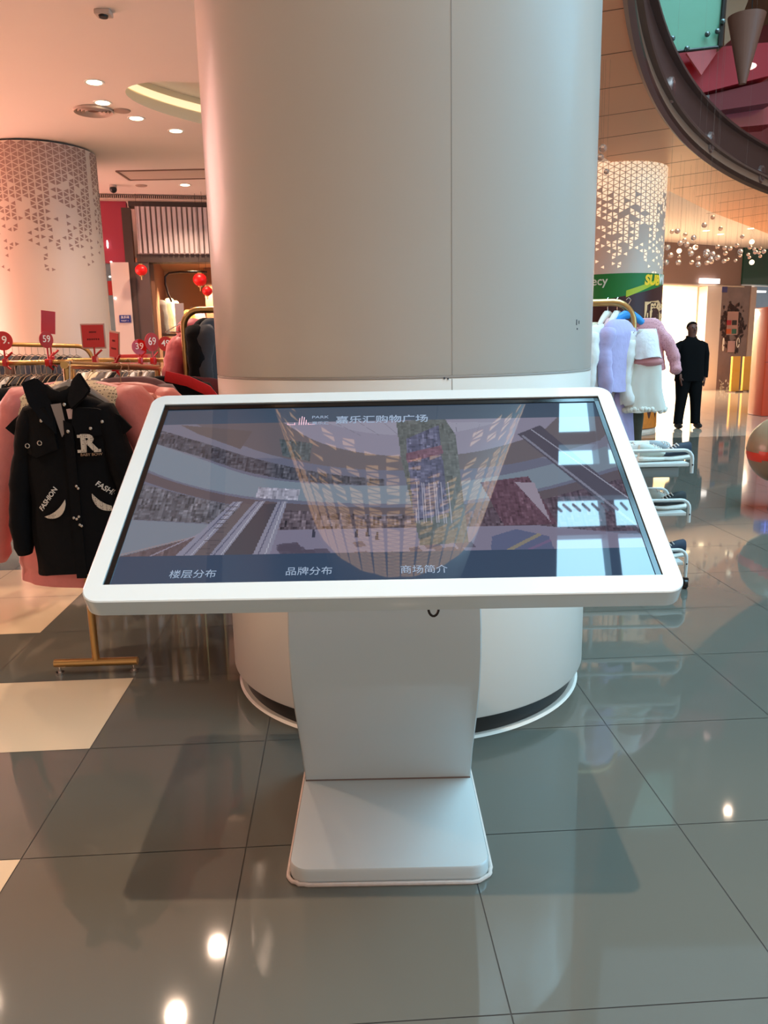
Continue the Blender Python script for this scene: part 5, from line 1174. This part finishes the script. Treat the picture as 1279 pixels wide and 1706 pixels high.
# floor sticker
st = thing('floor_sticker', 'round green glowing exit arrow sticker on the beige tile', 'sticker', atz(80, 969)); bm = bmesh.new(); cyl(bm, (0, 0, 0), .075, .0015, 36); link('disc', bm, mat('sticker_dark', (40, 44, 26), .3), st)
bm = bmesh.new()
for pts in ([(-.055, -.005), (-.02, .03), (0, .01), (.03, .035), (.05, .02), (.02, -.005), (.045, -.03), (.02, -.035), (-.005, -.012), (-.03, -.03), (-.04, -.02), (-.022, -.002), (-.035, .005)],): extrude_poly(bm, [Vector((x, y, .0017)) for x, y in pts], Vector((0, 0, .0006)))
link('running_mark', bm, mat('sticker_green', (40, 150, 60), .4, emit=.25), st, smooth=False)

# ================================================================== PERSON
pm = thing('person', 'person in a dark jacket and dark trousers standing before the lit shop', 'person', atz(1143, 713), R(4))
skin = mat('skin', (110, 66, 52), .6); hair_m = mat('hair', (28, 22, 20), .8); jk = mat('jacket_black', (8, 7, 8), .95, spec=.15); tr_m = mat('trouser_black', (7, 7, 8), .95, spec=.15)
def skinned(name, V, E, Rr, m, parent, root=0, sub=1):
    me = bpy.data.meshes.new(name); me.from_pydata(V, E, []); me.materials.append(m); o = bpy.data.objects.new(name, me); COL.objects.link(o)
    sk = o.modifiers.new('skin', 'SKIN'); sk.use_smooth_shade = True
    for i, v in enumerate(me.skin_vertices[0].data): v.radius = (Rr[i], Rr[i]) if not isinstance(Rr[i], tuple) else Rr[i]; v.use_root = (i == root)
    s_ = o.modifiers.new('sub', 'SUBSURF'); s_.levels = s_.render_levels = sub
    dg = bpy.context.evaluated_depsgraph_get(); dg.update(); me2 = bpy.data.meshes.new_from_object(o.evaluated_get(dg)); o.modifiers.clear(); o.data = me2; o.parent = parent
    me2.polygons.foreach_set('use_smooth', [True]*len(me2.polygons)); return o
V = []; E_ = []; RR = []
def vt(p, r, par=None):
    V.append(p); RR.append(r); 
    if par is not None: E_.append((par, len(V)-1))
    return len(V)-1
pel = vt((0, 0, .94), (.15, .11)); wa = vt((0, 0, 1.10), (.14, .10), pel); ch = vt((0, .0, 1.32), (.17, .11), wa); nb = vt((0, .0, 1.46), (.08, .07), ch); nk = vt((0, -.01, 1.52), .062, nb); hd0 = vt((0, -.02, 1.605), (.080, .092), nk); hd1 = vt((0, -.02, 1.69), (.088, .10), hd0); hd2 = vt((0, -.015, 1.752), (.058, .066), hd1)
for s_, fx in ((-1, -.17), (1, .17)):
    hp = vt((s_*.10, 0, .88), .095, pel); kn = vt((s_*.125, -.02, .48), .062, hp); an = vt((s_*.155, .01, .10), .042, kn); ft = vt((s_*.165, -.06, .05), .04, an); toe = vt((s_*.18, -.15, .035), .032, ft)
    sh_ = vt((s_*.19, 0, 1.40), .062, ch); el = vt((s_*.25, .03, 1.12), .046, sh_); wr = vt((s_*.245 if s_ > 0 else -.20, -.03 if s_ > 0 else -.10, .88 if s_ > 0 else .90), .03, el)
    hx, hy, hz_ = V[wr]; pa = vt((hx+s_*.005, hy-.012, hz_-.06), (.026, .018), wr)
    for f_, (dx, dy, L_) in enumerate(((-.0, -.026, .075), (.004, -.010, .085), (.004, .006, .08), (.0, .020, .062))):
        a_ = vt((hx+dx*.8, hy-.012+dy*.8, hz_-.095), .0085, pa); b2 = vt((hx+dx-s_*.006, hy-.014+dy, hz_-.095-L_*.5), .008, a_); vt((hx+dx-s_*.018, hy-.016+dy, hz_-.095-L_), .007, b2)
    th1 = vt((hx-s_*.02, hy-.035, hz_-.055), .010, pa); vt((hx-s_*.026, hy-.05, hz_-.09), .008, th1)
skinned('body', V, E_, RR, skin, pm)
# face details
bm = bmesh.new(); tube(bm, [(0, -.105, 1.68), (0, -.128, 1.645), (0, -.116, 1.632)], [.008, .014, .010], 8); link('nose', bm, skin, pm)
for s_ in (-1, 1):
    bm = bmesh.new(); sphere(bm, (s_*.078, -.01, 1.665), .026, 12, 8, (.35, .7, 1.1)); link('ear', bm, skin, pm)
    bm = bmesh.new(); sphere(bm, (s_*.03, -.098, 1.685), .011, 10, 8); link('eye', bm, mat('eye_dark', (40, 28, 24), .3), pm)
bm = bmesh.new(); sphere(bm, (0, -.096, 1.605), .022, 12, 8, (1, .4, .3)); link('mouth', bm, mat('lips', (96, 50, 44), .6), pm)
bm = bmesh.new(); sphere(bm, (0, .002, 1.69), .098, 24, 16, (.90, 1.04, .98))
bmesh.ops.bisect_plane(bm, geom=bm.verts[:]+bm.edges[:]+bm.faces[:], plane_co=(0, 0, 1.715), plane_no=(0, .8, 1), clear_inner=True); link('hair', bm, hair_m, pm)
def ring2(z, rx, ry, cx_=0, cy_=0, n=28, e=.85, seed=0, f=.03): return [Vector((cx_+rx*math.copysign(abs(math.cos(a))**e, math.cos(a))*(1+f*math.sin(5*a+seed+z*9)), cy_+ry*math.copysign(abs(math.sin(a))**e, math.sin(a))*(1+f*math.sin(6*a+z*7)), z)) for a in [2*math.pi*k/n for k in range(n)]]
bm = bmesh.new(); rings_loft(bm, [ring2(1.53, .075, .07), ring2(1.49, .11, .09), ring2(1.45, .19, .115), ring2(1.38, .235, .135), ring2(1.2, .225, .145), ring2(1.0, .225, .15), ring2(.86, .24, .155), ring2(.80, .245, .15)]); link('jacket', bm, jk, pm, angle=80)
for s_ in (-1, 1):
    w_ = (.255, -.03, .86) if s_ > 0 else (-.215, -.10, .90)
    bm = bmesh.new(); tube(bm, [(s_*.15, 0, 1.43), (s_*.215, 0, 1.38), (s_*.262, .015, 1.24), (s_*.275, .03, 1.10), (s_*.27, 0, .98), w_], [.055, .078, .07, .063, .056, .052], 16); link('jacket_sleeve', bm, jk, pm)
    bm = bmesh.new(); rings_loft(bm, [ring2(.93, .13, .14, s_*.095), ring2(.8, .125, .13, s_*.10), ring2(.5, .088, .095, s_*.125, -.01), ring2(.3, .078, .085, s_*.14, 0), ring2(.12, .072, .085, s_*.152, .0), ring2(.075, .074, .09, s_*.155, -.005)]); link('trouser_leg', bm, tr_m, pm, angle=80)
    bm = bmesh.new(); sphere(bm, (s_*.17, -.055, .045), .05, 20, 12, (.95, 2.9, .95))
    for v in bm.verts: v.co.z = max(v.co.z, .002)
    link('shoe', bm, mat('shoe_black', (20, 16, 15), .5), pm)
bm = bmesh.new(); tube(bm, [(.075*math.cos(R(a)), .01+.07*math.sin(R(a)), 1.53+.01*math.sin(R(a))) for a in range(-60, 241, 20)], .018, 8); link('jacket_collar', bm, jk, pm)
